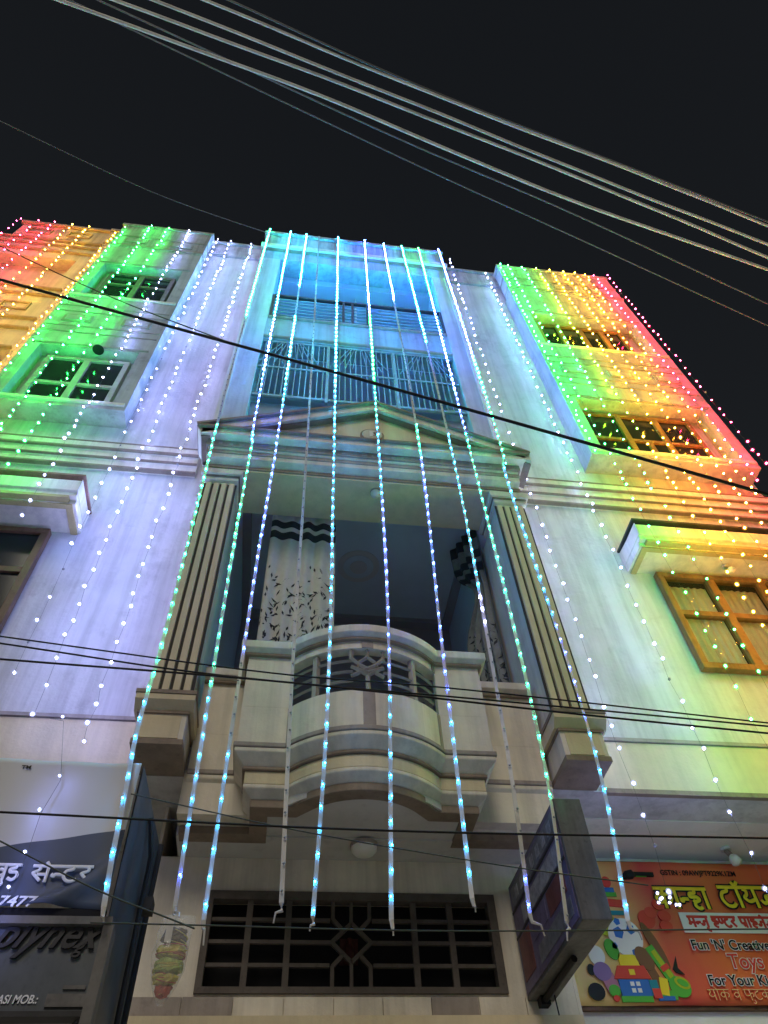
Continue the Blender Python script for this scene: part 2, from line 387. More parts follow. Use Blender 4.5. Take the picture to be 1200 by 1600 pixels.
# second floor window grille
gr = MB().box(OL+0.004, OR-0.004, -0.17, -0.14, 9.56, 9.60).box(OL+0.004, OR-0.004, -0.17, -0.14, 8.24, 8.28).box(OL+0.004, OR-0.004, -0.168, -0.142, 8.9, 8.93).build('grille_frame', 'grille', H)
gb = MB()
x = OL+0.05; k = 0
while x < OR-0.03:
    gb.box(x-0.006, x+0.006, -0.162, -0.148, 8.28, 9.56); x += 0.062; k += 1
gbo = gb.build('grille_bars', 'grille', gr); gbo['kind'] = 'stuff'
gd = MB()
for c in (OL+0.35, OL+1.15, OL+1.95):
    for a in range(-4, 5):
        if a: gd.bar((c+a*0.03, -0.168, 9.56), (c+a*0.085, -0.168, 9.03), 0.008, 0.006)
gdo = gd.build('grille_fan', 'grille', gr); gdo['kind'] = 'stuff'
for x in (OL+0.78, OL+1.56): B('grille_post', 'grille', gr, x-0.015, x+0.015, -0.172, -0.14, 8.2, 9.56)
fx = thing('wall_fixture', 'small white ribbed fixture under the top floor balcony ceiling', 'fixture', (1.05, 0.5, 12.0))
B('casing', 'plastic_white', fx, 0.90, 1.24, 0.25, 0.42, 12.04, 12.178)
for k in range(5): B('rib', 'plastic_white', fx, 0.93+k*0.06, 0.96+k*0.06, 0.235, 0.26, 12.05, 12.17)
B('hanging_pipe', 'plastic_white', H, 0.52, 0.54, 0.2, 0.22, 11.2, 12.18)

# ---- portico: pediment, entablature, pilasters, pedestals
PX0, PX1, PC = -0.95, 1.97, 0.60
po = MB().prism([(PX0+0.06, 6.98), (PX1-0.06, 6.98), (PC, 7.56)], -0.42, CY-0.002).build('pediment', 'cream', H)
for (ax, az), (bx, bz) in (((PX0-0.02, 6.985), (PC, 7.66)), ((PC, 7.66), (PX1+0.02, 6.985))):
    d = Vector((bx-ax, bz-az)).normalized(); nrm = Vector((-d.y, d.x))
    def strip(t0, t1, y, mm, nm):
        poly = [(ax+nrm.x*t0, az+nrm.y*t0), (bx+nrm.x*t0, bz+nrm.y*t0), (bx+nrm.x*t1, bz+nrm.y*t1), (ax+nrm.x*t1, az+nrm.y*t1)]
        poly[1] = (PC if abs(bx-PC) < 1e-6 else bx, poly[1][1]); poly[2] = (PC if abs(bx-PC) < 1e-6 else bx, poly[2][1])
        if abs(ax-PC) < 1e-6: poly[0] = (PC, poly[0][1]); poly[3] = (PC, poly[3][1])
        MB().prism(poly, y, CY-0.004).build(nm, mm, po)
    strip(-0.11, -0.012, -0.50, 'ivory', 'raking_cornice'); strip(-0.010, 0.018, -0.53, 'trim', 'raking_edge'); strip(-0.135, -0.112, -0.47, 'trim', 'raking_edge')
pq = MB()
n = 28
for r_, y_, mm, nm in ((0.105, -0.435, 'trim', 'plaque_rim'), (0.088, -0.442, 'ivory', 'plaque_face')):
    poly = [(PC-0.035+math.cos(2*math.pi*j/n)*r_*1.05, 7.19+math.sin(2*math.pi*j/n)*r_) for j in range(n)]
    MB().prism(poly, y_, -0.42).build(nm, mm, po)
B('plaque_card', 'lamp_white', po, PC-0.06, PC+0.05, -0.447, -0.4425, 7.15, 7.24)
def stroke_mesh(strokes, org, ux, uz, sc_, wd, thick, yoff=0.0):
    """thick lettering strokes (flattened tubes) laid on the plane org + ux*x + uz*z"""
    m = MB(); nrm = Vector(ux).cross(Vector(uz))
    for st in strokes:
        pts = smoothpath([(p[0], p[1], 0) for p in st], 5)
        m.tube([Vector(org)+Vector(ux)*(p.x*sc_)+Vector(uz)*(p.y*sc_)+nrm*yoff for p in pts], wd, 8, thick/wd, up=nrm)
    return m
stroke_mesh([[(0, .9), (.35, .95), (.3, .6), (.1, .5), (.4, .45), (.35, .1), (0, .05)], [(.6, .95), (.62, .05)]], (PC-0.03, -0.448, 7.165), (1, 0, 0), (0, 0, 1), 0.055, 0.004, 0.002).build('plaque_mark', 'groove', po)
# entablature in stepped bands
ent = MB().prism_x([(-0.20, 6.60), (-0.34, 6.60), (-0.34, 6.66), (-0.40, 6.68), (-0.40, 6.78), (-0.42, 6.78), (-0.42, 6.88), (-0.47, 6.90), (-0.47, 6.96), (-0.20, 6.98)], PX0+0.10, PX1-0.10).build('entablature', 'ivory', H, 0.006)
B('frieze_band', 'taupe', ent, PX0+0.09, PX1-0.09, -0.408, -0.3, 6.735, 6.80)
B('frieze_band', 'taupe', ent, PX0+0.08, PX1-0.08, -0.434, -0.3, 6.805, 6.885)
B('cornice_edge', 'trim', ent, PX0, PX1, -0.53, CY-0.003, 6.962, 6.982)
B('cornice_band', 'ivory', ent, PX0+0.03, PX1-0.03, -0.50, CY-0.004, 6.892, 6.960)
B('architrave_line', 'trim', ent, PX0+0.10, PX1-0.10, -0.348, -0.21, 6.602, 6.640)
random.seed(3)
for k in range(30):
    xk = PX0+0.18+k*0.088
    if random.random() < 0.75: B('dentil', 'jali', ent, xk, xk+random.uniform(.012, .05), -0.440, -0.434, 6.82, 6.82+random.uniform(.02, .05))
B('beam', 'cream', H, PX0+0.11, PX1-0.11, -0.338, 0.10, 6.58, 6.598)
for xs, s in ((-0.70, 1), (1.755, -1)):
    p = B('pilaster', 'ivory', H, xs-0.115, xs+0.115, -0.285, 0.28, 4.264, 6.46)
    for k in range(4):
        xx = xs-0.0925+k*0.062
        B('flute', 'cream', p, xx-0.020, xx+0.020, -0.303, -0.28, 4.266, 6.44)
    for k in range(5):
        xx = xs-0.1235+k*0.062
        B('flute_gap', 'groove', p, xx-0.008, xx+0.008, -0.290, -0.28, 4.266, 6.44)
    c = MB().box(xs-0.14, xs+0.14, -0.32, 0.1, 6.462, 6.51).build('capital', 'ivory', H, 0.006)
    B('capital_slab', 'ivory', c, xs-0.17, xs+0.17, -0.352, 0.1, 6.512, 6.578, 0.006)
    B('capital_line', 'trim', c, xs-0.150, xs+0.150, -0.332, 0.09, 6.498, 6.513)
    q = B('pedestal', 'ivory', H, xs-0.135, xs+0.135, -0.33, 0.28, FB+0.003, 4.15, 0.005)
    B('pedestal_panel', 'cream', q, xs-0.105, xs+0.105, -0.335, -0.32, FB+0.03, 4.125)
    B('pedestal_line', 'trim', q, xs-0.139, xs+0.139, -0.340, -0.03, FB-0.012, FB+0.02)
    MB().prism_x([(-0.02, 4.152), (-0.335, 4.152), (-0.385, 4.20), (-0.385, 4.236), (-0.02, 4.236)], xs-0.165, xs+0.165).build('pedestal_cap', 'cream', q)
    B('pedestal_line', 'trim', q, xs-0.145, xs+0.145, -0.343, -0.02, 4.136, 4.151)
    B('pedestal_top', 'trim', q, xs-0.17, xs+0.17, -0.391, -0.02, 4.238, 4.262)
# loggia behind the balcony
B('loggia_wall', 'room', H, -0.90, -0.56, 0.282, 1.7, FB+0.202, 6.9); B('loggia_wall', 'room', H, 1.64, 1.88, 0.282, 1.7, FB+0.202, 6.9)
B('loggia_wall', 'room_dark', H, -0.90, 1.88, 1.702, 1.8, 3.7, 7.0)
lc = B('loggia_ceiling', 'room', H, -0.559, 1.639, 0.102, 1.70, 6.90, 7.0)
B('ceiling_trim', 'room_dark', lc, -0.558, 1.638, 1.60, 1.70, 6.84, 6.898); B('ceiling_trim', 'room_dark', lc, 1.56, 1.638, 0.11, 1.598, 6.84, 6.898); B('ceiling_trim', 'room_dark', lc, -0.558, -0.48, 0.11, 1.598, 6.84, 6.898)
for r_, z_ in ((0.21, 6.894), (0.15, 6.888), (0.085, 6.882)):
    MB().disc((0.58, 0.92, z_), r_, 0.02 if r_ > .2 else .005, 32).build('medallion_ring', 'medallion' if r_ != 0.15 else 'room', lc)
B('loggia_floor', 'ivory', H, -0.559, 1.60, -0.06, 1.70, 3.70, 3.96)
# air conditioner body on the loggia wall behind the balcony rail
ac = thing('air_conditioner', 'white split air conditioner box just behind the curved balcony rail', 'air conditioner', (0.95, 1.6, 5.4))
B('casing', 'plastic_white', ac, 0.72, 1.30, 1.42, 1.70, 5.42, 5.78, 0.01)
MB().disc((0.88, 1.41, 5.6), 0.13, 0.012, 24, 'Y').build('fan_guard', 'room_dark', ac)
B('label_plate', 'room_dark', ac, 1.12, 1.22, 1.412, 1.42, 5.6, 5.66)

# ---- balcony with bowed front
def balcony_path():
    pts = [(-0.545, -0.07), (-0.27, -0.07), (-0.27, -0.35), (0.0, -0.35)]
    xc, hw, sag = 0.445, 0.445, 0.20
    R = (hw*hw+sag*sag)/(2*sag); a0 = math.asin(hw/R)
    for k in range(1, 20):
        a = -a0+2*a0*k/20
        pts.append((xc+R*math.sin(a), -0.35-(R*math.cos(a)-(R-sag))))
    pts += [(0.89, -0.35), (1.18, -0.35), (1.18, -0.07), (1.60, -0.07)]
    return pts
BP = balcony_path()
def rect(o0, o1, z0, z1): return [(o0, z0), (o1, z0), (o1, z1), (o0, z1)]
bal = MB().sweep(BP, rect(-0.07, 0.0, 3.96, 4.20)).build('balcony', 'ivory', H)
iA, iB = 3, len(BP)-4
MB().sweep(BP, rect(-0.068, -0.002, 4.515, 4.585)).build('top_band', 'ivory', bal)
MB().sweep(BP[:iA+1], rect(-0.07, 0.0, 4.201, 4.514)).build('end_panel', 'ivory', bal)
MB().sweep(BP[iB:], rect(-0.07, 0.0, 4.201, 4.514)).build('end_panel', 'ivory', bal)
MB().sweep(BP, [(-0.08, 4.587), (0.015, 4.587), (0.05, 4.61), (0.05, 4.665), (-0.08, 4.665)]).build('handrail', 'ivory', bal, 0.005)
MB().sweep(BP, rect(-0.05, 0.022, 4.570, 4.589)).build('rail_line', 'trim', bal, 0.005)
MB().sweep(BP, rect(-0.05, 0.016, 3.930, 3.958)).build('base_line', 'taupe', bal, 0.005)
MB().sweep(BP, [(-0.2, 3.846), (-0.050, 3.846), (0.008, 3.905), (0.008, 3.929), (-0.2, 3.929)]).build('upper_cornice', 'ivory', bal, 0.005)
MB().sweep(BP, rect(-0.2, -0.044, 3.826, 3.845)).build('base_line', 'trim', bal, 0.005)
MB().sweep(BP, rect(-0.2, -0.060, 3.750, 3.825)).build('middle_band', 'cream', bal, 0.005)
MB().sweep(BP, [(-0.2, 3.688), (-0.105, 3.688), (-0.058, 3.728), (-0.058, 3.749), (-0.2, 3.749)]).build('lower_cornice', 'ivory', bal, 0.005)
MB().sweep(BP, rect(-0.2, -0.105, 3.642, 3.687)).build('bottom_edge', 'trim', bal, 0.005)
bu = MB(); ins = [(max(-0.12, min(1.03, x_+(0.13 if x_ < 0 else -0.13 if x_ > 0.9 else 0))), y_+0.13) for x_, y_ in BP[3:-3]]
ring = [(-0.13, -0.20)]+[(x_, y_) for x_, y_ in ins if -0.12 < x_ < 1.03]+[(1.04, -0.20), (1.04, 0.06), (-0.13, 0.06)]
nb_ = len(ring); bu.v = [(x_, y_, 3.655) for x_, y_ in ring]+[(x_, y_, 3.70) for x_, y_ in ring]
bu.f = [tuple(reversed(range(nb_))), tuple(range(nb_, 2*nb_))]+[(k, (k+1) % nb_, nb_+(k+1) % nb_, nb_+k) for k in range(nb_)]
bu.build('underside', 'soffit_grey', bal)
def path_at(t):                                       # along the bowed part, t in 0..1
    seg = BP[iA:iB+1]; f = t*(len(seg)-1); i = min(int(f), len(seg)-2); u = f-i
    a, b = Vector(seg[i]), Vector(seg[i+1]); d = (b-a).normalized()
    return a.lerp(b, u), Vector((d.y, -d.x))
for t, wd_ in ((0.0, .02), (0.5, .035), (0.995, .02)):
    p, nn = path_at(t); tx = Vector((-nn.y, nn.x))
    for z0, z1 in ((3.965, 4.195), (4.516, 4.568)):
        m = MB(); pts = []
        a, b = p-tx*wd_+nn*0.003, p+tx*wd_+nn*0.003
        a2, b2 = p-tx*wd_-nn*0.02, p+tx*wd_-nn*0.02
        for z in (z0, z1): pts += [(a.x, a.y, z), (b.x, b.y, z), (b2.x, b2.y, z), (a2.x, a2.y, z)]
        i = 0; m.v = pts; m.f = [(0,3,2,1),(4,5,6,7),(0,1,5,4),(1,2,6,5),(2,3,7,6),(3,0,4,7)]
        m.build('joint_strip', 'taupe', bal)
# concrete jali in the bow
def jp(t, z, o=-0.03):
    p, nn = path_at(t); q = p+nn*o; return Vector((q.x, q.y, z))
for z in (4.29, 4.36, 4.44):
    for ta, tb in ((0.0, 0.41), (0.6, 1.0)):
        MB().tube([jp(ta+(tb-ta)*k/8, z) for k in range(9)], 0.011, 4).build('jali_bar', 'jali', bal)
for t in (0.17, 0.81):
    MB().tube([jp(t, 4.20), jp(t, 4.515)], 0.022, 4).build('jali_post', 'jali', bal)
mot = [[(.40, 4.515), (.40, 4.455), (.455, 4.40), (.60, 4.32)], [(.60, 4.515), (.60, 4.455), (.545, 4.40), (.40, 4.32)], [(.50, 4.515), (.50, 4.46), (.45, 4.42), (.43, 4.37), (.50, 4.32), (.57, 4.37), (.55, 4.42), (.50, 4.46)],
       [(.40, 4.39), (.5, 4.345), (.60, 4.39)], [(.50, 4.32), (.50, 4.2)]]
for st in mot: MB().tube([jp(t, z, -0.022) for t, z in st], 0.014, 4).build('jali_motif', 'jali', bal)

# ---- ground floor under the balcony
B('slab', 'soffit_grey', H, -0.558, 1.47, 0.062, 0.66, 3.645, 3.698)
WY = 0.30
wl = MB().box(-0.66, -0.36, WY, WY+0.25, 0, 3.644).box(1.24, 1.60, WY, WY+0.25, 0, 3.644).box(-0.36, 1.24, WY, WY+0.25, 3.46, 3.644).box(-0.36, 1.24, WY, WY+0.25, 0, 2.965).build('wall', 'ivory', H)
B('wall', 'ivory', H, 1.602, 1.62, WY+0.002, 0.86, 0, FB-0.006); B('wall', 'ivory', H, -0.68, -0.662, WY+0.002, 0.86, 0, FB-0.006)
for k in range(9):
    xa = -0.655+k*0.2475
    B('ledge_stone', 'taupe' if k in (0, 1, 6) else 'ivory', H, xa, xa+0.243, WY-0.012-0.002*(k % 2), WY-0.0005, 2.865, 2.95)
B('ledge', 'cream', H, -0.66, 1.60, WY-0.05, WY-0.001, 2.70, 2.86)
wf = MB().box(-0.36, 1.24, WY-0.015, WY+0.05, 2.966, 2.995).box(-0.36, 1.24, WY-0.015, WY+0.05, 3.415, 3.459).box(-0.36, -0.325, WY-0.015, WY+0.05, 2.995, 3.415).box(1.195, 1.24, WY-0.015, WY+0.05, 2.995, 3.415).build('ground_window', 'jali_dark', H)
B('backing', 'dark_void', wf, -0.36, 1.24, WY+0.16, WY+0.2, 2.96, 3.47)
cx, cz = 0.425, 3.21
for z in (3.10, 3.21, 3.32):
    for xa, xb in ((-0.325, 0.31 if z != 3.21 else 0.325), (0.54 if z != 3.21 else 0.525, 1.195)):
        B('bar', 'jali_dark', wf, xa, xb, WY+0.005, WY+0.025, z-0.009, z+0.009)
for x in (-0.125, 0.085, 0.77, 0.975):
    B('post', 'jali_dark', wf, x-0.016, x+0.016, WY+0.001, WY+0.03, 2.995, 3.415)
wj = MB()
for s in (-1, 1):
    wj.bar((cx, WY+0.014, cz+0.095), (cx+s*0.105, WY+0.014, cz), 0.02, 0.024).bar((cx+s*0.105, WY+0.0142, cz), (cx, WY+0.0142, cz-0.095), 0.02, 0.023)
    wj.bar((cx+s*0.045, WY+0.0144, cz+0.06), (cx+s*0.10, WY+0.0144, cz+0.115), 0.02, 0.022).bar((cx+s*0.10, WY+0.0146, cz+0.112), (cx+s*0.10, WY+0.0146, 3.415), 0.02, 0.021)
    wj.bar((cx+s*0.045, WY+0.0148, cz-0.06), (cx+s*0.10, WY+0.0148, cz-0.115), 0.02, 0.022).bar((cx+s*0.10, WY+0.015, cz-0.112), (cx+s*0.10, WY+0.015, 2.995), 0.02, 0.021)
wj.bar((cx, WY+0.0152, cz+0.09), (cx, WY+0.0152, 3.415), 0.018, 0.02).bar((cx, WY+0.0154, cz-0.09), (cx, WY+0.0154, 2.995), 0.018, 0.02)
wj.build('diamond_motif', 'jali_dark', wf)
mat('icon_red', (0.10, 0.03, 0.028), 0.5, 0.4, 30)
ic = thing('idol', 'tiny reddish figure seen inside the diamond of the lower window', 'figurine', (cx, WY+0.1, 3.15))
MB().tube([(cx, WY+0.1, 3.15), (cx, WY+0.1, 3.19), (cx, WY+0.1, 3.225), (cx, WY+0.1, 3.235), (cx, WY+0.1, 3.265)], [.035, .03, .022, .017, .014], 10).build('body', 'icon_red', ic)
B('backing', 'icon_red', ic, cx-0.05, cx+0.05, WY+0.14, WY+0.15, 3.15, 3.28)

# ------------------------------------------------------------------ neighbouring house at far left
N = thing('neighbour_house', 'house at the far left edge washed in red and orange light', 'house', (-4.6, 0.6, 0))
nx0, nx1, ny = -6.6, -3.34, 0.02
nb = MB().box(nx0, nx1, ny, 6.0, 0, 8.6).box(nx0, nx1, ny, 6.0, 9.05, 10.9).box(nx0, nx1, ny+0.30, 6.0, 8.6, 9.05).box(nx0, nx1, ny, 6, 12.0, 12.75).box(nx0, nx1, ny+0.16, 6, 10.9, 12.0).box(nx1-0.15, nx1, ny, ny+.16, 10.9, 12.0)
nb.build('wall', 'wall', N)
np_ = B('parapet', 'old_wall', N, -4.62, nx1+0.01, ny-0.03, 0.4, 12.752, 13.25)
B('coping', 'taupe', np_, -4.66, nx1+0.02, ny-0.07, 0.44, 13.252, 13.32)
for z in (12.25, 12.5, 12.70, 10.85, 10.62, 9.9, 9.62, 9.1): B('moulding', 'taupe', N, nx0, nx1-0.001, ny-0.035, ny+0.02, z-0.016, z+0.016)
for z in [8.55-0.09*k for k in range(12)]: B('slat', 'taupe', N, nx0, nx1-0.002, ny-0.022, ny+0.01, z-0.03, z+0.014)
for zc, m_ in ((12.98, 'old_wall'), (10.25, 'old_wall')):
    for xc in (-5.6, -4.95, -4.3, -3.72):
        if zc > 12.8 and xc < -4.6: continue
        yy = ny-0.032 if zc > 12.8 else ny-0.002
        p = MB().box(xc-0.17, xc+0.17, yy-0.02, yy, zc-0.11, zc-0.085).box(xc-0.17, xc+0.17, yy-0.02, yy, zc+0.085, zc+0.11).box(xc-0.17, xc-0.145, yy-0.02, yy, zc-0.085, zc+0.085).box(xc+0.145, xc+0.17, yy-0.02, yy, zc-0.085, zc+0.085).build('panel', 'taupe', N)

# ------------------------------------------------------------------ ceiling lamps
def dome_lamp(loc, r, label):
    t = thing('ceiling_lamp', label, 'lamp', loc)
    x, y, z = loc
    MB().disc((x, y, z-0.022), r*1.04, 0.022, 28).build('base', 'taupe', t)
    m = MB(); n = 24
    prof = [(r, z-0.022), (r*0.96, z-0.035), (r*0.75, z-0.052), (r*0.4, z-0.062), (0.002, z-0.065)]
    for rr, zz in prof: m.v += [(x+math.cos(2*math.pi*j/n)*rr, y+math.sin(2*math.pi*j/n)*rr, zz) for j in range(n)]
    for k in range(len(prof)-1): m.f += [(k*n+j, k*n+(j+1) % n, (k+1)*n+(j+1) % n, (k+1)*n+j) for j in range(n)]
    m.build('shade', 'lamp_white', t, smooth=True)
    return t
dome_lamp((0.48, 0.115, 3.644), 0.075, 'round white ceiling lamp above the grilled ground window')
dome_lamp((0.60, -0.235, 6.58), 0.045, 'small round lamp under the portico beam')
def bulb_holder(loc, label, s=1.0, ydir=-1):
    t = thing('bulb_holder', label, 'lamp', loc); x, y, z = loc
    MB().disc((x, y, z-0.02*s), 0.035*s, 0.02*s, 16).build('rose', 'plastic_white', t)
    MB().tube([(x, y, z-0.02*s), (x, y-0.02*s, z-0.05*s), (x, y-0.035*s, z-0.075*s)], 0.018*s, 10).build('socket', 'trim', t)
    MB().tube([(x, y-0.035*s, z-0.072*s), (x, y-0.045*s, z-0.095*s), (x, y-0.06*s, z-0.125*s), (x, y-0.066*s, z-0.138*s)], [0.016*s, 0.034*s, 0.036*s, 0.012*s], 12).build('glass_bulb', 'lamp_white', t, smooth=True)
bulb_holder((3.02, 0.62, FB-0.004), 'unlit bulb in a holder on the ceiling above the toy shop banner', 1.0)
bulb_holder((3.60, -0.16, 6.005), 'small unlit bulb under the sunshade of the right window', 0.8)

# ------------------------------------------------------------------ curtains
def curtain(label, p0, ux, width, z0, z1, folds, amp, gather=None, kind='drape', cm='curtain'):
    t = thing('curtain', label, 'curtain', (p0[0], p0[1], z0))
    ux = Vector(ux).normalized(); nrm = Vector((ux.y, -ux.x, 0)); nu, nv = 64, 30
    def P(u, v, off=0.0):
        z = z0+(z1-z0)*v
        cu = u
        if gather: 
            gz, gw = gather; k = 1-(1-gw)*math.exp(-((z-gz)/0.28)**2); cu = 1-(1-u)*k
        a = amp*(0.75+0.25*math.sin(9*u+3*v))
        q = Vector(p0)+ux*(cu*width)+nrm*(a*math.sin(2*math.pi*folds*u+0.4*math.sin(4*v))+off)
        return (q.x, q.y, z)
    def sheet(v0, v1, off, nm, m, nvv):
        b = MB(); b.v = [P(i/nu, v0+(v1-v0)*j/nvv, off) for j in range(nvv+1) for i in range(nu+1)]
        b.f = [(j*(nu+1)+i, j*(nu+1)+i+1, (j+1)*(nu+1)+i+1, (j+1)*(nu+1)+i) for j in range(nvv) for i in range(nu)]
        o = b.build(nm, m, t, smooth=True); s = o.modifiers.new('thickness', 'SOLIDIFY'); s.thickness = 0.003; s.offset = -1
        return o
    if kind == 'lace':
        sheet(0, 1, 0, 'cloth', 'lace', nv); return t
    sheet(0, 1, 0, 'cloth', cm, nv)
    sheet(0.93, 1.0, 0.004, 'header_band', 'curtain_dark', 3); sheet(0.80, 0.85, 0.004, 'dark_band', 'curtain_dark', 3); sheet(0.71, 0.765, 0.004, 'dark_band', 'curtain_dark', 3)
    b = MB(); random.seed(11)
    for _ in range(230):
        u, v = random.random(), random.uniform(0.02, 0.52)
        if random.random() > 1.15-v*1.6: continue
        a = random.uniform(0.3, 2.6); L = random.uniform(0.022, 0.042)
        du, dv = math.cos(a)*L/width, math.sin(a)*L/(z1-z0); wu, wv = -math.sin(a)*0.0085/width, math.cos(a)*0.0085/(z1-z0)
        b.poly([P(min(1, max(0, u+e*du+f*wu)), min(1, max(0, v+e*dv+f*wv)), 0.005) for e, f in ((-1, 0), (0, 1), (1, 0), (0, -1))])
    o = b.build('leaf_print', 'curtain_dark', t); o['kind'] = 'stuff'
    return t
curtain('cream curtain with dark bands and leaf print hanging left in the balcony opening', (-0.27, 0.16, 0), (1, 0, 0), 0.56, 5.12, 6.82, 4, 0.020)
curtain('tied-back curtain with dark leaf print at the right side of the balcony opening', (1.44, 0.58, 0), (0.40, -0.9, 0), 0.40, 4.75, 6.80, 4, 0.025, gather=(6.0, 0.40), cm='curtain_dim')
B('curtain_rod', 'metal_dark', H, -0.40, 1.5, 0.15, 0.17, 6.815, 6.835)
for (xa, xb, lab) in ((3.08, 3.42, 'pale drape behind the left pane of the right-hand first floor window'), (3.52, 3.88, 'pale drape behind the middle pane of the right-hand first floor window')):
    curtain(lab, (xa, -0.012, 0), (1, 0, 0), xb-xa, 5.03, 5.86, 6, 0.007, kind='lace')

# ------------------------------------------------------------------ lettering helpers
LET = {
 'ka': (.95, [[(0,1),(.95,1)], [(.46,1),(.46,0)], [(.46,.66),(.26,.74),(.06,.52),(.24,.30),(.46,.44)], [(.46,.66),(.70,.72),(.86,.52),(.74,.30)]]),
 'aa': (.36, [[(0,1),(.36,1)], [(.18,1),(.18,0)]]),
 'n_': (.48, [[(0,1),(.48,1)], [(.10,.52),(.06,.42),(.16,.38),(.18,.48),(.48,.48)]]),
 'na': (.7, [[(0,1),(.7,1)], [(.08,.50),(.06,.40),(.16,.38),(.2,.48),(.52,.48)], [(.52,1),(.52,0)]]),
 'ha': (.78, [[(0,1),(.78,1)], [(.42,1),(.42,.80),(.16,.76),(.14,.60),(.50,.58),(.58,.44),(.34,.36),(.24,.44)], [(.34,.36),(.28,.16),(.46,.02),(.62,.08)]]),
 'tta': (.74, [[(0,1),(.74,1)], [(.42,1),(.42,.82),(.16,.72),(.07,.42),(.24,.12),(.50,.08),(.66,.22)]]),
 'ya': (.80, [[(0,1),(.80,1)], [(.62,1),(.62,0)], [(.10,.92),(.26,.84),(.24,.66),(.10,.50),(.28,.32),(.62,.44)]]),
 'ja': (.84, [[(0,1),(.84,1)], [(.66,1),(.66,0)], [(.66,.58),(.36,.58),(.34,.34),(.18,.24),(.06,.40)]]),
 'va': (.72, [[(0,1),(.72,1)], [(.56,1),(.56,0)], [(.56,.62),(.30,.72),(.08,.50),(.28,.28),(.56,.44)]]),
 'dda': (.74, [[(0,1),(.74,1)], [(.42,1),(.42,.82),(.14,.74),(.18,.56),(.52,.54),(.62,.30),(.40,.08),(.12,.18)]]),
 'sa': (.86, [[(0,1),(.86,1)], [(.68,1),(.68,0)], [(.28,1),(.34,.78),(.12,.60),(.10,.52),(.46,.08)], [(.26,.48),(.68,.48)]]),
 'ra': (.54, [[(0,1),(.54,1)], [(.30,1),(.38,.76),(.12,.60),(.10,.54),(.44,.08)]]),
 'ma': (.80, [[(0,1),(.80,1)], [(.62,1),(.62,0)], [(.20,1),(.20,.46),(.10,.36),(.22,.34),(.24,.46),(.62,.46)]]),
 'i': (.70, [[(0,1),(.70,1)], [(.40,1),(.40,.84),(.12,.78),(.14,.62),(.50,.58),(.56,.40),(.20,.34),(.24,.14),(.50,.02)]]),
 'n_2': (.54, [[(0,1),(.54,1)], [(.10,1),(.10,.56),(.24,.44),(.40,.54),(.40,1)]]),
 'pra': (.80, [[(0,1),(.80,1)], [(.62,1),(.62,0)], [(.16,1),(.16,.54),(.34,.42),(.62,.50)], [(.60,.34),(.34,.16)]]),
 'tha': (.80, [[(0,1),(.80,1)], [(.62,1),(.62,0)], [(.14,.88),(.24,.94),(.28,.80),(.10,.56),(.28,.34),(.62,.44)]]),
 'pha': (1.0, [[(0,1),(1.0,1)], [(.60,1),(.60,0)], [(.14,1),(.14,.54),(.32,.42),(.60,.50)], [(.60,.56),(.80,.66),(.92,.46),(.80,.32)]]),
 ' ': (.36, []),
}
def word(keys, squash=1.0):
    out = []; x = 0.0
    for k in keys:
        if k == 'e': out.append([(x-.22, 1.0), (x-.44, 1.26)]); continue
        if k == 'candra': out.append([(x-.36, 1.26), (x-.20, 1.10), (x-.02, 1.28)]); continue
        if k == 'u': out.append([(x-.22, .0), (x-.10, -.18), (x-.28, -.32), (x-.42, -.22)]); continue
        if k == 'uu': out.append([(x-.22, .0), (x-.36, -.16), (x-.20, -.28), (x-.02, -.34)]); continue
        wd, st = LET[k]
        out += [[(p[0]*squash+x, p[1]) for p in s] for s in st]; x += wd*squash
    return out, x
def text_mesh(s, size, extrude, shear=0.0, bold=0.0):
    c = bpy.data.curves.new('lettering', 'FONT'); c.body = s; c.size = size; c.extrude = extrude; c.shear = shear; c.offset = bold
    o = bpy.data.objects.new('lettering', c); COL.objects.link(o)
    dg = bpy.context.evaluated_depsgraph_get(); dg.update()
    me = bpy.data.meshes.new_from_object(o.evaluated_get(dg)); bpy.data.objects.remove(o); return me
def text_on(s, size, org, m, parent, extrude=0.0015, shear=0.0, bold=0.0, name='lettering', sx=1.0, tilt=0.0):
    me = text_mesh(s, size, extrude, shear, bold)
    ct, st_ = math.cos(tilt), math.sin(tilt)
    for v in me.vertices:
        x, y, z = v.co; x *= sx; x, y = x*ct-y*st_, x*st_+y*ct
        v.co = (org[0]+x, org[1]-z, org[2]+y)
    me.materials.clear(); me.materials.append(MATS[m])
    o = bpy.data.objects.new(name, me); o['kind'] = 'stuff'; COL.objects.link(o); o.parent = parent
    o.matrix_parent_inverse = Matrix.Translation(parent_loc(parent)).inverted()
    return o

# ------------------------------------------------------------------ toy shop banner
mat('print_cream', (0.85, 0.62, 0.25), 0.5, 0.1, 6); mat('print_yellow', (0.92, 0.68, 0.03), 0.5); mat('print_red', (0.72, 0.06, 0.04), 0.5)
mat('print_black', (0.012, 0.010, 0.012), 0.5); mat('print_white', (0.88, 0.84, 0.76), 0.5); mat('print_blue', (0.04, 0.16, 0.50), 0.5); mat('print_green', (0.10, 0.45, 0.05), 0.5)
mat('print_teal', (0.02, 0.25, 0.30), 0.5); mat('print_pink', (0.50, 0.20, 0.30), 0.5); mat('print_violet', (0.28, 0.17, 0.36), 0.5); mat('print_brown', (0.22, 0.09, 0.04), 0.5); mat('print_lime', (0.45, 0.50, 0.02), 0.5)
mb_ = bpy.data.materials.new('banner_print'); mb_.use_nodes = True; MATS['banner_print'] = mb_
nn_ = mb_.node_tree; pb = nn_.nodes['Principled BSDF']; pb.inputs['Roughness'].default_value = 0.38
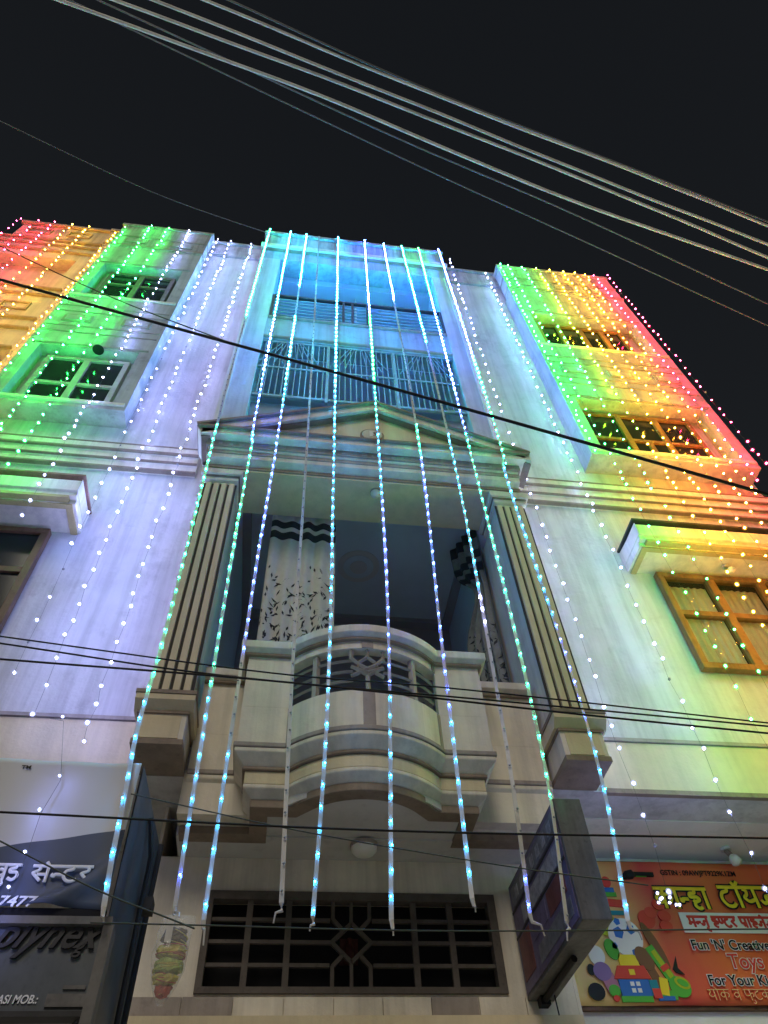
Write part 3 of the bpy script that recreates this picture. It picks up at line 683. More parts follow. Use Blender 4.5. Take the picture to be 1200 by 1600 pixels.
tc = nn_.nodes.new('ShaderNodeTexCoord'); sx_ = nn_.nodes.new('ShaderNodeSeparateXYZ'); nn_.links.new(tc.outputs['Object'], sx_.inputs[0])
nz = nn_.nodes.new('ShaderNodeTexNoise'); nz.inputs['Scale'].default_value = 3.0; nn_.links.new(tc.outputs['Object'], nz.inputs['Vector'])
ad = nn_.nodes.new('ShaderNodeMath'); ad.operation = 'MULTIPLY_ADD'; ad.inputs[1].default_value = 0.22; nn_.links.new(nz.outputs['Fac'], ad.inputs[0]); nn_.links.new(sx_.outputs['X'], ad.inputs[2])
cr = nn_.nodes.new('ShaderNodeValToRGB'); mr = nn_.nodes.new('ShaderNodeMapRange'); mr.inputs['From Min'].default_value = 1.9; mr.inputs['From Max'].default_value = 3.3
nn_.links.new(ad.outputs[0], mr.inputs['Value']); nn_.links.new(mr.outputs[0], cr.inputs['Fac']); nn_.links.new(cr.outputs['Color'], pb.inputs['Base Color'])
e = cr.color_ramp.elements; e[0].position = 0.0; e[0].color = (0.85, 0.60, 0.22, 1); e[1].position = 1.0; e[1].color = (0.78, 0.12, 0.04, 1)
for p_, c_ in ((0.20, (0.88, 0.60, 0.20, 1)), (0.34, (0.80, 0.26, 0.10, 1)), (0.44, (0.74, 0.08, 0.06, 1)), (0.75, (0.82, 0.18, 0.05, 1))): q_ = e.new(p_); q_.color = c_
BY = 0.70
tb = thing('toy_shop_banner', 'red and yellow toy shop banner printed with toys and large yellow lettering', 'banner', (2.6, BY, 3.0))
bx0, bx1, bz0, bz1 = 1.80, 4.05, 3.045, 3.875
bm_ = MB(); nu, nv = 60, 16
def banner_pt(i, j):
    x = bx0+(bx1-bx0)*i/nu; z = bz0+(bz1-bz0)*j/nv
    x2 = x - 0.06*(1-j/nv)*(1 if i == 0 else max(0, 1-i/8))
    return (x2, BY+0.004*math.sin(x*9+z*5)+0.003*math.sin(z*17+x*3)-0.0015*math.sin(x*41+z*13), z)
bm_.v = [banner_pt(i, j) for j in range(nv+1) for i in range(nu+1)]
bm_.f = [(j*(nu+1)+i, j*(nu+1)+i+1, (j+1)*(nu+1)+i+1, (j+1)*(nu+1)+i) for j in range(nv) for i in range(nu)]
bo = bm_.build('banner_sheet', 'banner_print', tb, smooth=True); s_ = bo.modifiers.new('thickness', 'SOLIDIFY'); s_.thickness = 0.004; s_.offset = 1
MB().box(bx0-0.05, bx1, BY+0.012, BY+0.04, bz0-0.02, bz0+0.005).box(bx0-0.05, bx1, BY+0.012, BY+0.04, bz1-0.02, bz1+0.008).build('batten', 'dark_wood', tb)
FY = BY-0.011
def deva(keys, x, z, h, fill, outline, wf_, wo_, parent, squash=1.0, nm='lettering'):
    st, wdt = word(keys, squash)
    if outline: stroke_mesh(st, (x, FY, z), (1, 0, 0), (0, 0, 1), h, wo_, 0.0025).build(nm+'_outline', outline, parent)
    stroke_mesh(st, (x, FY, z), (1, 0, 0), (0, 0, 1), h, wf_, 0.0045).build(nm, fill, parent)
    return wdt*h
deva(['ka', 'aa', 'n_', 'ha', 'aa'], 2.435, 3.575, 0.125, 'print_yellow', 'print_black', 0.0135, 0.021, tb, 1.0, 'title')
deva(['tta', 'aa', 'candra', 'ya', 'ja'], 2.885, 3.585, 0.130, 'print_yellow', 'print_black', 0.0135, 0.021, tb, 1.10, 'title')
text_on('GSTIN : 09AWJPT9229K1ZM', 0.046, (2.525, FY-0.001, 3.788), 'print_black', tb, bold=0.0006, name='tax_number', sx=0.95)
st_ = MB().box(2.555, bx1-0.01, FY-0.001, FY+0.004, 3.433, 3.553).build('white_stripe', 'print_white', tb)
FY -= 0.002
deva(['ma', 'n_', 'ja', 'uu', ' ', 'i', 'n_2', 'tta', 'ra', ' ', 'pra', 'aa', 'i', 'ja', 'e', 'ja'], 2.60, 3.465, 0.062, 'print_red', None, 0.008, 0, tb, 1.05, 'subtitle')
FY += 0.002
for s_, sz, x_, z_, m_, sh in (("Fun 'N' Creative", 0.078, 2.565, 3.338, 'print_black', 0.0), ('Toys', 0.115, 2.765, 3.236, 'print_red', 0.1), ('For Your Kids', 0.078, 2.595, 3.145, 'print_black', 0.0)):
    text_on(s_, sz, (x_, FY, z_), 'print_white', tb, 0.001, sh, bold=0.0050, name='lettering_edge')
    text_on(s_, sz, (x_, FY-0.002, z_), m_, tb, 0.001, sh, bold=0.0012, name='lettering')
deva(['tha', 'aa', 'e', 'ka', ' ', 'va', ' ', 'pha', 'u', 'tta', 'ka', 'ra'], 2.565, 3.066, 0.055, 'print_cream', 'print_red', 0.003, 0.006, tb, 1.15, 'footer')
text_on('2276', 0.03, (1.93, FY, 3.80), 'print_brown', tb, name='phone_print')
# printed toys on the left of the banner (thin flat prints, one above the other)
def pr(name, m, poly, lay): return MB().prism(poly, FY-0.0012*lay, FY+0.004).build(name, m, tb)
def circ(cx_, cz_, rx, rz, n=20, a0=0.0, rot=0.0):
    return [(cx_+math.cos(rot)*math.cos(a0+2*math.pi*k/n)*rx-math.sin(rot)*math.sin(a0+2*math.pi*k/n)*rz, cz_+math.sin(rot)*math.cos(a0+2*math.pi*k/n)*rx+math.cos(rot)*math.sin(a0+2*math.pi*k/n)*rz) for k in range(n)]
def quad(cx_, cz_, w_, h_, rot=0.0): 
    c, s = math.cos(rot), math.sin(rot)
    return [(cx_+c*u*w_/2-s*v*h_/2, cz_+s*u*w_/2+c*v*h_/2) for u, v in ((-1,-1),(1,-1),(1,1),(-1,1))]
pr('toy_print', 'print_red', circ(2.13, 3.735, .032, .035), 1); pr('toy_print', 'print_blue', quad(2.13, 3.685, .075, .028), 2); pr('toy_print', 'print_green', quad(2.13, 3.657, .09, .026), 1); pr('toy_print', 'print_red', quad(2.13, 3.605, .14, .045, -.08), 3)
pr('toy_print', 'print_red', circ(2.045, 3.645, .05, .045), 0); pr('toy_print', 'print_teal', quad(2.14, 3.545, .13, .025), 1); pr('toy_print', 'print_lime', circ(2.05, 3.48, .075, .07), 0)
pr('toy_print', 'print_red', circ(2.33, 3.51, .055, .055), 0); pr('toy_print', 'print_brown', circ(2.33, 3.36, .03, .14, rot=.35), 1)
pr('ball_print', 'print_white', circ(2.155, 3.405, .108, .108, 28), 2)
for a_, r_, q_ in ((2.6, .045, .035), (.75, .062, .030), (-1.2, .095, .022), (-2.6, .10, .02), (1.9, .092, .022)):
    pr('ball_patch', 'print_blue', circ(2.155+math.cos(a_)*r_, 3.405+math.sin(a_)*r_, q_, q_*1.05, 5, a_), 3)
pr('toy_print', 'print_green', circ(2.045, 3.335, .04, .06, rot=.3), 3); pr('toy_print', 'print_yellow', quad(2.13, 3.275, .12, .06), 3); pr('toy_print', 'print_brown', circ(2.235, 3.285, .05, .07, rot=.5), 4)
pr('house_print', 'print_red', [(2.01, 3.175), (2.24, 3.175), (2.215, 3.245), (2.05, 3.245)], 5); pr('house_print', 'print_yellow', quad(2.13, 3.21, .035, .03), 6)
pr('house_print', 'print_blue', quad(2.125, 3.13, .185, .085), 5); pr('house_print', 'print_teal', quad(2.245, 3.13, .05, .08), 4)
for dx_ in (-.018, .018):
    for dz_ in (-.017, .017): pr('house_window', 'print_white', quad(2.13+dx_, 3.132+dz_, .024, .022), 6)
pr('house_print', 'print_green', quad(2.12, 3.072, .19, .03), 5); pr('toy_print', 'print_brown', quad(2.27, 3.19, .05, .22, .35), 1)
pr('toy_print', 'print_green', quad(2.325, 3.26, .055, .20, .45), 5); pr('toy_print', 'print_lime', quad(2.335, 3.255, .03, .16, .45), 6); pr('toy_print', 'print_red', quad(2.345, 3.235, .055, .03, .45), 7)
pr('toy_print', 'print_yellow', quad(2.305, 3.135, .05, .09, -.2), 6); pr('toy_print', 'print_green', quad(2.32, 3.095, .10, .045, -.1), 5); pr('toy_print', 'print_blue', quad(2.30, 3.075, .10, .022), 6); pr('toy_print', 'print_red', quad(2.25, 3.10, .05, .05), 7)
pr('pot_print', 'print_green', circ(2.405, 3.135, .065, .055, rot=-.2), 3); pr('pot_print', 'print_lime', circ(2.425, 3.155, .048, .030, rot=-.4), 4); pr('pot_print', 'print_green', circ(2.427, 3.155, .034, .018, rot=-.4), 5)
pr('doll_print', 'print_white', circ(1.94, 3.30, .050, .055), 2); pr('doll_print', 'print_violet', circ(1.95, 3.215, .055, .05), 3); pr('doll_print', 'print_pink', quad(1.985, 3.155, .08, .09, .3), 2); pr('doll_print', 'print_black', circ(1.885, 3.225, .024, .03), 1); pr('doll_print', 'print_black', circ(1.885, 3.11, .05, .045), 4)
pr('doll_print', 'print_green', circ(1.995, 3.115, .035, .03), 5); pr('doll_print', 'print_red', circ(1.995, 3.075, .018, .016), 6)
for x_, z_ in ((2.44, 3.60), (2.455, 3.53), (2.445, 3.47), (2.37, 3.55)): pr('balloon_print', 'print_red', circ(x_, z_, .042, .034), 1)
pr('toy_print', 'print_black', [(2.395, 3.23), (2.44, 3.30), (2.43, 3.235), (2.46, 3.20), (2.41, 3.21)], 1)
B('banner_hook', 'metal_dark', tb, 1.64, 1.76, BY+0.02, BY+0.05, 3.06, 3.10)
B('cable_joint', 'cable_black', tb, 2.28, 2.46, FY-0.03, FY-0.012, 3.765, 3.79)
MB().tube([(2.24, FY-0.02, 3.755), (2.27, FY-0.03, 3.765), (2.30, FY-0.035, 3.77), (2.33, FY-0.02, 3.775)], [.012, .03, .03, .01], 8).build('cable_knot', 'cable_black', tb)
B('cable_end', 'print_green', tb, 2.335, 2.41, FY-0.026, FY-0.014, 3.763, 3.779)

# ------------------------------------------------------------------ wood shop sign at the left
SY = -0.90
mat('navy', (0.035, 0.050, 0.085), 0.42, 0.15, 4); mat('sheet_dark', (0.10, 0.115, 0.13), 0.4, 0.25, 5, 0.1); mat('print_pale', (0.80, 0.82, 0.84), 0.5)
ms = bpy.data.materials.new('sign_print'); ms.use_nodes = True; MATS['sign_print'] = ms
nn_ = ms.node_tree; pb = nn_.nodes['Principled BSDF']; pb.inputs['Roughness'].default_value = 0.6
tc = nn_.nodes.new('ShaderNodeTexCoord'); sx_ = nn_.nodes.new('ShaderNodeSeparateXYZ'); nn_.links.new(tc.outputs['Object'], sx_.inputs[0])
ma = nn_.nodes.new('ShaderNodeMath'); ma.operation = 'MULTIPLY_ADD'; ma.inputs[1].default_value = -0.197; nn_.links.new(sx_.outputs['X'], ma.inputs[0]); nn_.links.new(sx_.outputs['Z'], ma.inputs[2])
gt = nn_.nodes.new('ShaderNodeMath'); gt.operation = 'GREATER_THAN'; gt.inputs[1].default_value = 3.065+1.079*0.197; nn_.links.new(ma.outputs[0], gt.inputs[0])
mx = nn_.nodes.new('ShaderNodeMix'); mx.data_type = 'RGBA'; mx.inputs[6].default_value = (0.055, 0.075, 0.12, 1); mx.inputs[7].default_value = (0.58, 0.60, 0.61, 1)
nn_.links.new(gt.outputs[0], mx.inputs[0]); nn_.links.new(mx.outputs[2], pb.inputs['Base Color'])
sg = thing('wood_shop_sign', 'weathered shop sign box at left with sagging dark blue and white banner', 'sign', (-1.2, -0.6, 2.5))
sx0, sx1 = -2.3, -0.625
m = MB(); nu, nv = 70, 24
def sign_pt(i, j):
    u, v = i/nu, j/nv; x = sx0+(sx1-sx0)*u; z = 2.838+(3.452-2.838)*v
    z += 0.02*math.exp(-((x+0.80)/0.14)**2)*(1-v)*0.0
    fold = math.exp(-(((x+0.70)-(z-2.95)*1.1)/0.035)**2)*(0.022 if z < 3.02 else 0.022*math.exp(-((z-3.02)/.05)**2))
    fold += math.exp(-(((x+0.78)-(z-2.88)*2.2)/0.04)**2)*(0.014 if z < 2.95 else 0.014*math.exp(-((z-2.95)/.05)**2))
    return (x, SY+0.005*math.sin(x*7+z*4)+0.003*math.sin(x*23+z*11)-fold, z-0.012*math.sin((x+0.62)*6)*(1-v))
m.v = [sign_pt(i, j) for j in range(nv+1) for i in range(nu+1)]
m.f = [(j*(nu+1)+i, j*(nu+1)+i+1, (j+1)*(nu+1)+i+1, (j+1)*(nu+1)+i) for j in range(nv) for i in range(nu)]
o = m.build('banner_sheet', 'sign_print', sg, smooth=True); s_ = o.modifiers.new('thickness', 'SOLIDIFY'); s_.thickness = 0.004; s_.offset = 1
FYs = SY-0.018
def deva2(keys, x, z, h, w_, sq=1.0):
    st, wdt = word(keys, sq); stroke_mesh(st, (x, FYs, z), (1, 0, 0), (0, 0, 1), h, w_, 0.004).build('lettering', 'print_pale', sg)
deva2(['va', 'u', 'dda'], -1.058, 2.932, 0.060, 0.0062, 1.05)
deva2(['sa', 'e', 'n_', 'tta', 'ra'], -0.925, 2.930, 0.060, 0.0062, 1.42)
text_on('7477', 0.052, (-1.008, FYs, 2.842), 'print_pale', sg, 0.001, 0.15, 0.001, sx=1.25, name='phone_number')
text_on('TM', 0.022, (-1.115, SY-0.012, 3.404), 'print_black', sg, 0.001, 0, 0.0005, sx=1.3, name='trade_mark')
# lower board in its metal frame
B('lower_board', 'sheet_dark', sg, sx0, -0.60, SY+0.02, SY+0.05, 2.51, 2.79)
B('frame_bar', 'metal_grey', sg, sx0, -0.585, SY-0.015, SY+0.06, 2.785, 2.812)
B('frame_bar', 'metal_dark', sg, sx0, -0.585, SY-0.01, SY+0.06, 2.498, 2.514)
B('frame_post', 'metal_grey', sg, -0.612, -0.575, SY-0.012, SY+0.06, 2.45, 2.784)
B('frame_gap', 'dark_void', sg, sx0, -0.62, SY+0.0, SY+0.03, 2.814, 2.845)
text_on('plynex', 0.145, (-0.985, SY+0.012, 2.715), 'metal_dark', sg, 0.006, 0.55, 0.002, sx=0.92, name='raised_letters')
text_on('g', 0.07, (-0.70, SY+0.012, 2.70), 'metal_dark', sg, 0.005, 0.4, 0.001, name='raised_letters')
text_on('ASI MOB.:', 0.036, (-0.905, SY+0.016, 2.544), 'print_pale', sg, 0.001, 0.2, 0.0006, name='lettering', sx=0.86)
B('pale_label', 'metal_grey', sg, -0.745, -0.61, SY+0.012, SY+0.02, 2.533, 2.572)
B('pale_label', 'metal_grey', sg, -0.70, -0.625, SY+0.013, SY+0.02, 2.586, 2.598)
# side of the sign box towards the portico
MB().poly([(-0.615, SY+0.012, 3.452), (-0.575, -0.32, 3.40), (-0.575, -0.32, 2.46), (-0.600, SY+0.012, 2.46)]).poly([(-0.622, SY+0.012, 3.452), (-0.600, SY+0.012, 2.46), (-0.582, -0.32, 2.46), (-0.582, -0.32, 3.40)]).build('side_panel', 'sheet_dark', sg)
MB().tube([(-0.568, -0.30, 3.40), (-0.566, -0.30, 2.45)], 0.014, 8).build('side_pipe', 'metal_dark', sg)
MB().tube([(-0.585, -0.62, 3.36), (-0.56, -0.55, 3.22), (-0.566, -0.50, 3.12), (-0.566, -0.46, 2.6)], 0.012, 6).build('side_bracket', 'metal_dark', sg)
B('bracket_block', 'metal_dark', sg, -0.566, -0.52, -0.50, -0.42, 3.02, 3.07)
MB().tube([(-0.63, SY, 2.48), (-0.575, SY+0.05, 2.45), (-0.57, -0.5, 2.45)], 0.016, 6).build('foot_bar', 'metal_dark', sg)

# ------------------------------------------------------------------ projecting sign box at the right
PS = thing('projecting_sign', 'grey box sign with posters on its side sticking out beside the portico', 'sign', (1.40, -0.2, 2.9))
B('box', 'metal_grey', PS, 1.335, 1.475, -0.66, 0.29, 2.93, 3.50, 0.004)
mat('poster_violet', (0.16, 0.13, 0.22), 0.5, 0.4, 9); mat('poster_red', (0.18, 0.06, 0.06), 0.5, 0.4, 9); mat('poster_grey', (0.20, 0.20, 0.22), 0.5, 0.5, 12); mat('poster_pale', (0.36, 0.36, 0.40), 0.5, 0.5, 25)
B('side_board', 'poster_violet', PS, 1.330, 1.334, -0.64, 0.27, 2.95, 3.48)
for y0, y1, z0, z1, m_ in ((-0.60, 0.24, 3.36, 3.46, 'poster_grey'), (-0.60, 0.10, 3.23, 3.32, 'poster_pale'), (-0.58, -0.30, 3.09, 3.20, 'poster_red'), (-0.26, 0.0, 3.10, 3.20, 'poster_violet'), (0.04, 0.24, 3.0, 3.2, 'poster_red'), (-0.60, -0.05, 2.98, 3.06, 'poster_grey')):
    B('poster', m_, PS, 1.3275, 1.3298, y0, y1, z0, z1)
for k in range(7): B('poster_stripe', 'poster_pale', PS, 1.3262, 1.3274, -0.56+k*0.11, -0.50+k*0.11, 3.38, 3.44)
for z in (3.34, 3.21): B('side_strip', 'metal_dark', PS, 1.327, 1.3299, -0.64, 0.27, z, z+0.012)
MB().tube([(1.40, -0.30, 2.912), (1.40, 0.24, 2.912)], 0.016, 8).build('tube_lamp', 'cable_black', PS)
B('lamp_clip', 'cable_black', PS, 1.375, 1.425, 0.20, 0.26, 2.89, 2.929)
MB().tube([(1.45, 0.2, 2.93), (1.45, 0.19, 2.84)], 0.004, 5).build('loose_wire', 'cable_black', PS)

# ------------------------------------------------------------------ overhead cables
def cable(label, pts, r, m, sag=0.0, group=None, ext=1.6, wob=0.0):
    P = [Vector(p) for p in pts]
    a = P[0]+(P[0]-P[1]).normalized()*ext; b = P[-1]+(P[-1]-P[-2]).normalized()*ext
    pts = smoothpath([a]+P+[b], 10)
    if wob:
        pts = [p+Vector((0, wob*math.sin(i*0.8+len(label)), wob*math.cos(i*0.57+len(label)))) for i, p in enumerate(pts)]
    o = MB().tube(pts, r, 8).build('overhead_cable', m, smooth=True)
    return tag(o, label, 'cable', group)
G = 'power lines crossing the sky'
cable('lowest of the four bright overhead lines, nearest the roof', [(-2.04, -3.34, 8), (-0.12, -2.97, 8), (1.87, -2.5, 8), (4.06, -2.09, 8)], 0.0125, 'cable_bare', group=G, wob=0.002)
cable('second bright overhead line counted up from the roof', [(-1.66, -3.39, 8.02), (0.07, -3.06, 8.02), (2.24, -2.6, 8.02), (4.02, -2.19, 8.02)], 0.0115, 'cable_bare', group=G, wob=0.002)
cable('third bright overhead line counted up from the roof', [(-1.36, -3.42, 8.05), (0.68, -2.99, 8.05), (2.34, -2.63, 8.05), (3.96, -2.3, 8.05)], 0.011, 'cable_bare', group=G, wob=0.002)
cable('topmost bright overhead line in the night sky', [(-1.02, -3.47, 8.08), (0.77, -3.08, 8.08), (2.6, -2.72, 8.08), (3.89, -2.45, 8.08)], 0.0105, 'cable_bare', group=G, wob=0.002)
cable('dim grey line sagging below the bright overhead lines', [(-1.78, -3.28, 8.1), (0.76, -2.54, 8.1), (2.14, -2.16, 8.1), (4.33, -1.55, 8.1)], 0.005, 'cable_grey', group=G)
cable('dim grey line just above the topmost bright line', [(-0.84, -3.49, 8.1), (0.66, -3.12, 8.1), (2.6, -2.735, 8.12), (3.92, -2.47, 8.12)], 0.007, 'cable_grey', group=G)
cable('dim grey line close under the lowest bright line', [(-1.2, -3.2, 8.15), (0.55, -2.72, 8.15), (2.12, -2.33, 8.15), (4.2, -1.76, 8.15)], 0.006, 'cable_grey', group=G)
cable('hair-thin wire in the sky above the left roof', [(-2.59, -2.49, 8.0), (-1.45, -2.1, 8.0), (-0.49, -1.88, 8.0)], 0.003, 'cable_grey', ext=.1)
cable('thick black cable slanting down across the upper floors', [(-2.51, -1.5, 7.27), (0.49, -1.5, 6.10), (2.9, -1.5, 5.13)], 0.012, 'cable_black')
G2 = 'thin wires crossing in front of the balcony'
cable('uppermost thin black wire crossing the balcony opening', [(-1.32, -1.2, 3.88), (-0.1, -1.2, 3.75), (0.79, -1.2, 3.71), (2.27, -1.2, 3.6)], 0.0038, 'cable_black', group=G2)
cable('middle thin black wire crossing the balcony opening', [(-1.31, -1.2, 3.84), (-0.3, -1.2, 3.72), (1.02, -1.2, 3.65), (2.27, -1.2, 3.58)], 0.0042, 'cable_black', group=G2)
cable('lowest thin black wire crossing the balcony front', [(-1.27, -1.2, 3.75), (-0.01, -1.2, 3.70), (1.32, -1.2, 3.6), (2.25, -1.2, 3.54)], 0.0048, 'cable_black', group=G2)
cable('thin wire running level below the balcony', [(-0.98, -1.3, 2.99), (0.38, -1.3, 2.96), (1.91, -1.3, 2.97)], 0.0042, 'cable_black')
cable('thin wire strung across the grilled ground window', [(-0.24, -1.0, 2.75), (0.65, -1.0, 2.74), (1.95, -1.0, 2.76)], 0.003, 'wire_thin', ext=.4)
cable('thin wire drooping over the dark blue sign at left', [(-0.98, -1.2, 2.94), (-0.61, -1.2, 2.78), (-0.35, -1.2, 2.69)], 0.003, 'wire_thin', ext=.1)
cable('thin wire sloping under the balcony towards the toy banner', [(-0.54, -0.9, 3.29), (0.12, -0.9, 3.16), (0.93, -0.9, 3.04), (1.46, -0.9, 2.98)], 0.0028, 'wire_thin', ext=.1)
cable('thin wire slanting over the green lit bay at left', [(-3.87, -0.6, 10.51), (-2.26, -0.6, 9.32), (-0.98, -0.6, 8.54)], 0.007, 'wire_thin', ext=.1)

# ------------------------------------------------------------------ string lights
BULB = {}
def bulb_mesh(col, r):
    """a bright drop-shaped core inside a glow shell that imitates bloom"""
    r = round(r, 4); k = (col, r); base_ = col[3:] if col.startswith('hi_') else col
    if k not in BULB:
        bm = bmesh.new()
        bmesh.ops.create_icosphere(bm, subdivisions=1, radius=r*(0.60 if col != 'off' else 1.0))
        for f in bm.faces: f.material_index = 0
        n0 = len(bm.faces)
        if col != 'off':
            bmesh.ops.create_icosphere(bm, subdivisions=2, radius=r*1.45)
            bm.faces.ensure_lookup_table()
            for f in bm.faces[n0:]: f.material_index = 1; f.smooth = True
        for v in bm.verts: v.co.z *= 1.15
        me = bpy.data.meshes.new('bulb'); bm.to_mesh(me); bm.free(); me.materials.append(MATS[col if col != base_ else 'led_'+col])
        if col != 'off': me.materials.append(MATS['halo_'+base_])
        BULB[k] = me
    return BULB[k]
def put_bulb(parent, p, col, r):
    o = bpy.data.objects.new('bulb', bulb_mesh(col, r)); COL.objects.link(o); o.parent = parent
    o.location = p-parent.location; o.rotation_euler = (random.random()*3, random.random()*3, random.random()*3)
    return o
# hanging wires with spaced LEDs on the side walls: X where it crosses the plane Y = -0.35
def drop_light(label, xr, ztop, zbot, ytop, col, spacing=0.165, r=0.0108, ybot=-0.52, group='string lights hanging on the side walls', coil=False, lower=None, ends=()):
    random.seed(hash(label) & 0 or int(abs(xr)*1000)+7)
    t = thing('string_light', label, 'string light', (xr*(3.8+ytop)/3.45, ytop, ztop), group)
    zs = []; z = ztop-0.02
    while z > zbot: zs.append(z); z -= spacing*random.uniform(0.72, 1.28)
    def base(z):
        if z > 6.5: f = max(0.0, (8.2-z)/1.7); y = ytop-0.02*(ztop-z)/6+(ybot-ytop)*f*f
        else: y = ybot
        return Vector((xr*(3.8+y)/3.45, y, z))
    pts = []
    for z in zs:
        b = base(z); b += Vector((random.uniform(-.010, .010), random.uniform(-.010, .004), 0)); pts.append(b)
        c = col
        if lower and z < lower[0]: c = lower[1]
        put_bulb(t, b+Vector((random.uniform(-.010, .010), -0.010, 0)), 'off' if random.random() < 0.035 else c, r*random.choice((0.8, 0.9, 1.0, 1.0, 1.08))*(1.0 if z > 8.5 else 0.92 if z > 6 else 0.85)*(1.2 if c == 'white' and z < 7 else 0.92 if c == 'white' else 1.0)*(1.32 if c in ('yellow', 'orange', 'ygreen', 'red') and z < 8 else 1.15 if c == 'green' and z < 7 else 1.0))
    for e_ in ends:
        pts.append(Vector(e_)); put_bulb(t, Vector(e_)+Vector((0, -0.03, 0)), col, r*0.5)
    MB().tube([base(ztop)+Vector((0, .02, 0.03))]+pts, 0.0009, 4).build('wire', 'wire_thin', t)
    if coil:
        c0 = pts[-1]
        random.seed(5)
        for k in range(9): put_bulb(t, c0+Vector((random.uniform(-.06, .06), random.uniform(-.03, .03), random.uniform(-.07, .0))), col, r*0.6)
    return t
ENDS = [(-1.00, -0.955, 3.62), (-0.924, -0.955, 3.33), (-0.955, -0.955, 3.18), (-0.952, -0.955, 3.01), (-0.965, -0.955, 2.88), (-0.99, -0.955, 2.80), (-1.03, -0.955, 2.72)]
# left side
drop_light('white string light nearest the portico on the left wall', -1.07, 13.3, 4.0, -0.09, 'white', ybot=-0.2)
drop_light('white string light second from the portico on the left wall', -1.38, 13.3, 4.05, -0.09, 'white', ybot=-0.2, ends=ENDS)
drop_light('white string light hugging the left bay corner', -1.58, 13.3, 4.3, -0.09, 'white', 0.22, ybot=-0.2)
drop_light('white string light over the right edge of the left bay', -2.02, 13.1, 5.4, -0.236, 'white')
drop_light('green string light over the window of the left bay, nearer the portico', -2.33, 13.15, 5.9, -0.236, 'green', 0.21)
drop_light('green string light down the middle of the left bay', -2.58, 13.15, 6.4, -0.236, 'green', 0.17)
drop_light('green string light along the outer edge of the left bay', -2.90, 12.9, 7.0, -0.236, 'green', 0.20)
drop_light('yellow string light where the left bay meets the neighbour house', -2.98, 13.1, 7.2, -0.07, 'yellow', 0.16, ybot=-0.14)
drop_light('yellow string light next to the corner of the neighbour house', -3.38, 13.2, 7.5, -0.10, 'yellow', 0.17)
drop_light('orange yellow string light on the neighbour house', -3.62, 13.2, 8.0, -0.10, 'yellow', 0.18)
drop_light('reddish string light nearest the yellow ones on the neighbour house', -3.86, 13.2, 8.4, -0.10, 'red', 0.18)
drop_light('red string light second from the roof corner of the neighbour house', -4.08, 13.2, 9.0, -0.10, 'red', 0.19)
drop_light('red string light at the roof corner of the neighbour house', -4.32, 13.2, 9.5, -0.10, 'red', 0.19)
# right side
drop_light('white string light nearest the portico on the right wall, ending at the toy banner', 1.95, 13.2, 3.12, -0.24, 'white', 0.19, coil=True, ybot=-0.2)
drop_light('white string light between the portico and the right bay', 2.48, 13.2, 2.95, -0.09, 'white', 0.19, ybot=-0.2)
drop_light('green string light along the inner edge of the right bay', 2.78, 13.15, 7.3, -0.276, 'green', 0.15)
drop_light('green string light dropping past the left pane of the right window', 2.92, 13.15, 3.4, -0.276, 'green', 0.19)
drop_light('green string light third from the inner edge of the right bay', 3.16, 13.15, 3.6, -0.276, 'green', 0.19)
drop_light('yellow-green string light over the right bay windows, beside the green ones', 3.40, 13.15, 4.2, -0.276, 'ygreen', 0.17, lower=(8.0, 'yellow'))
drop_light('yellow string light down the middle of the right bay', 3.62, 13.15, 4.1, -0.276, 'yellow', 0.16, lower=(6.6, 'yellow'))
drop_light('golden string light right of the middle of the right bay', 3.84, 13.15, 4.6, -0.276, 'yellow', 0.17, lower=(7.6, 'orange'))
drop_light('amber string light over the outer windows of the right bay', 4.03, 13.15, 5.0, -0.276, 'yellow', 0.17, lower=(8.0, 'orange'))
drop_light('orange string light over the outer part of the right bay', 4.20, 13.15, 6.6, -0.276, 'orange', 0.18)
drop_light('red string light along the outer edge of the right bay', 4.36, 13.15, 7.0, -0.276, 'red', 0.18)
drop_light('red string light hanging clear of the right end of the house', 4.60, 13.15, 6.8, -0.30, 'red', 0.17, r=0.0120)

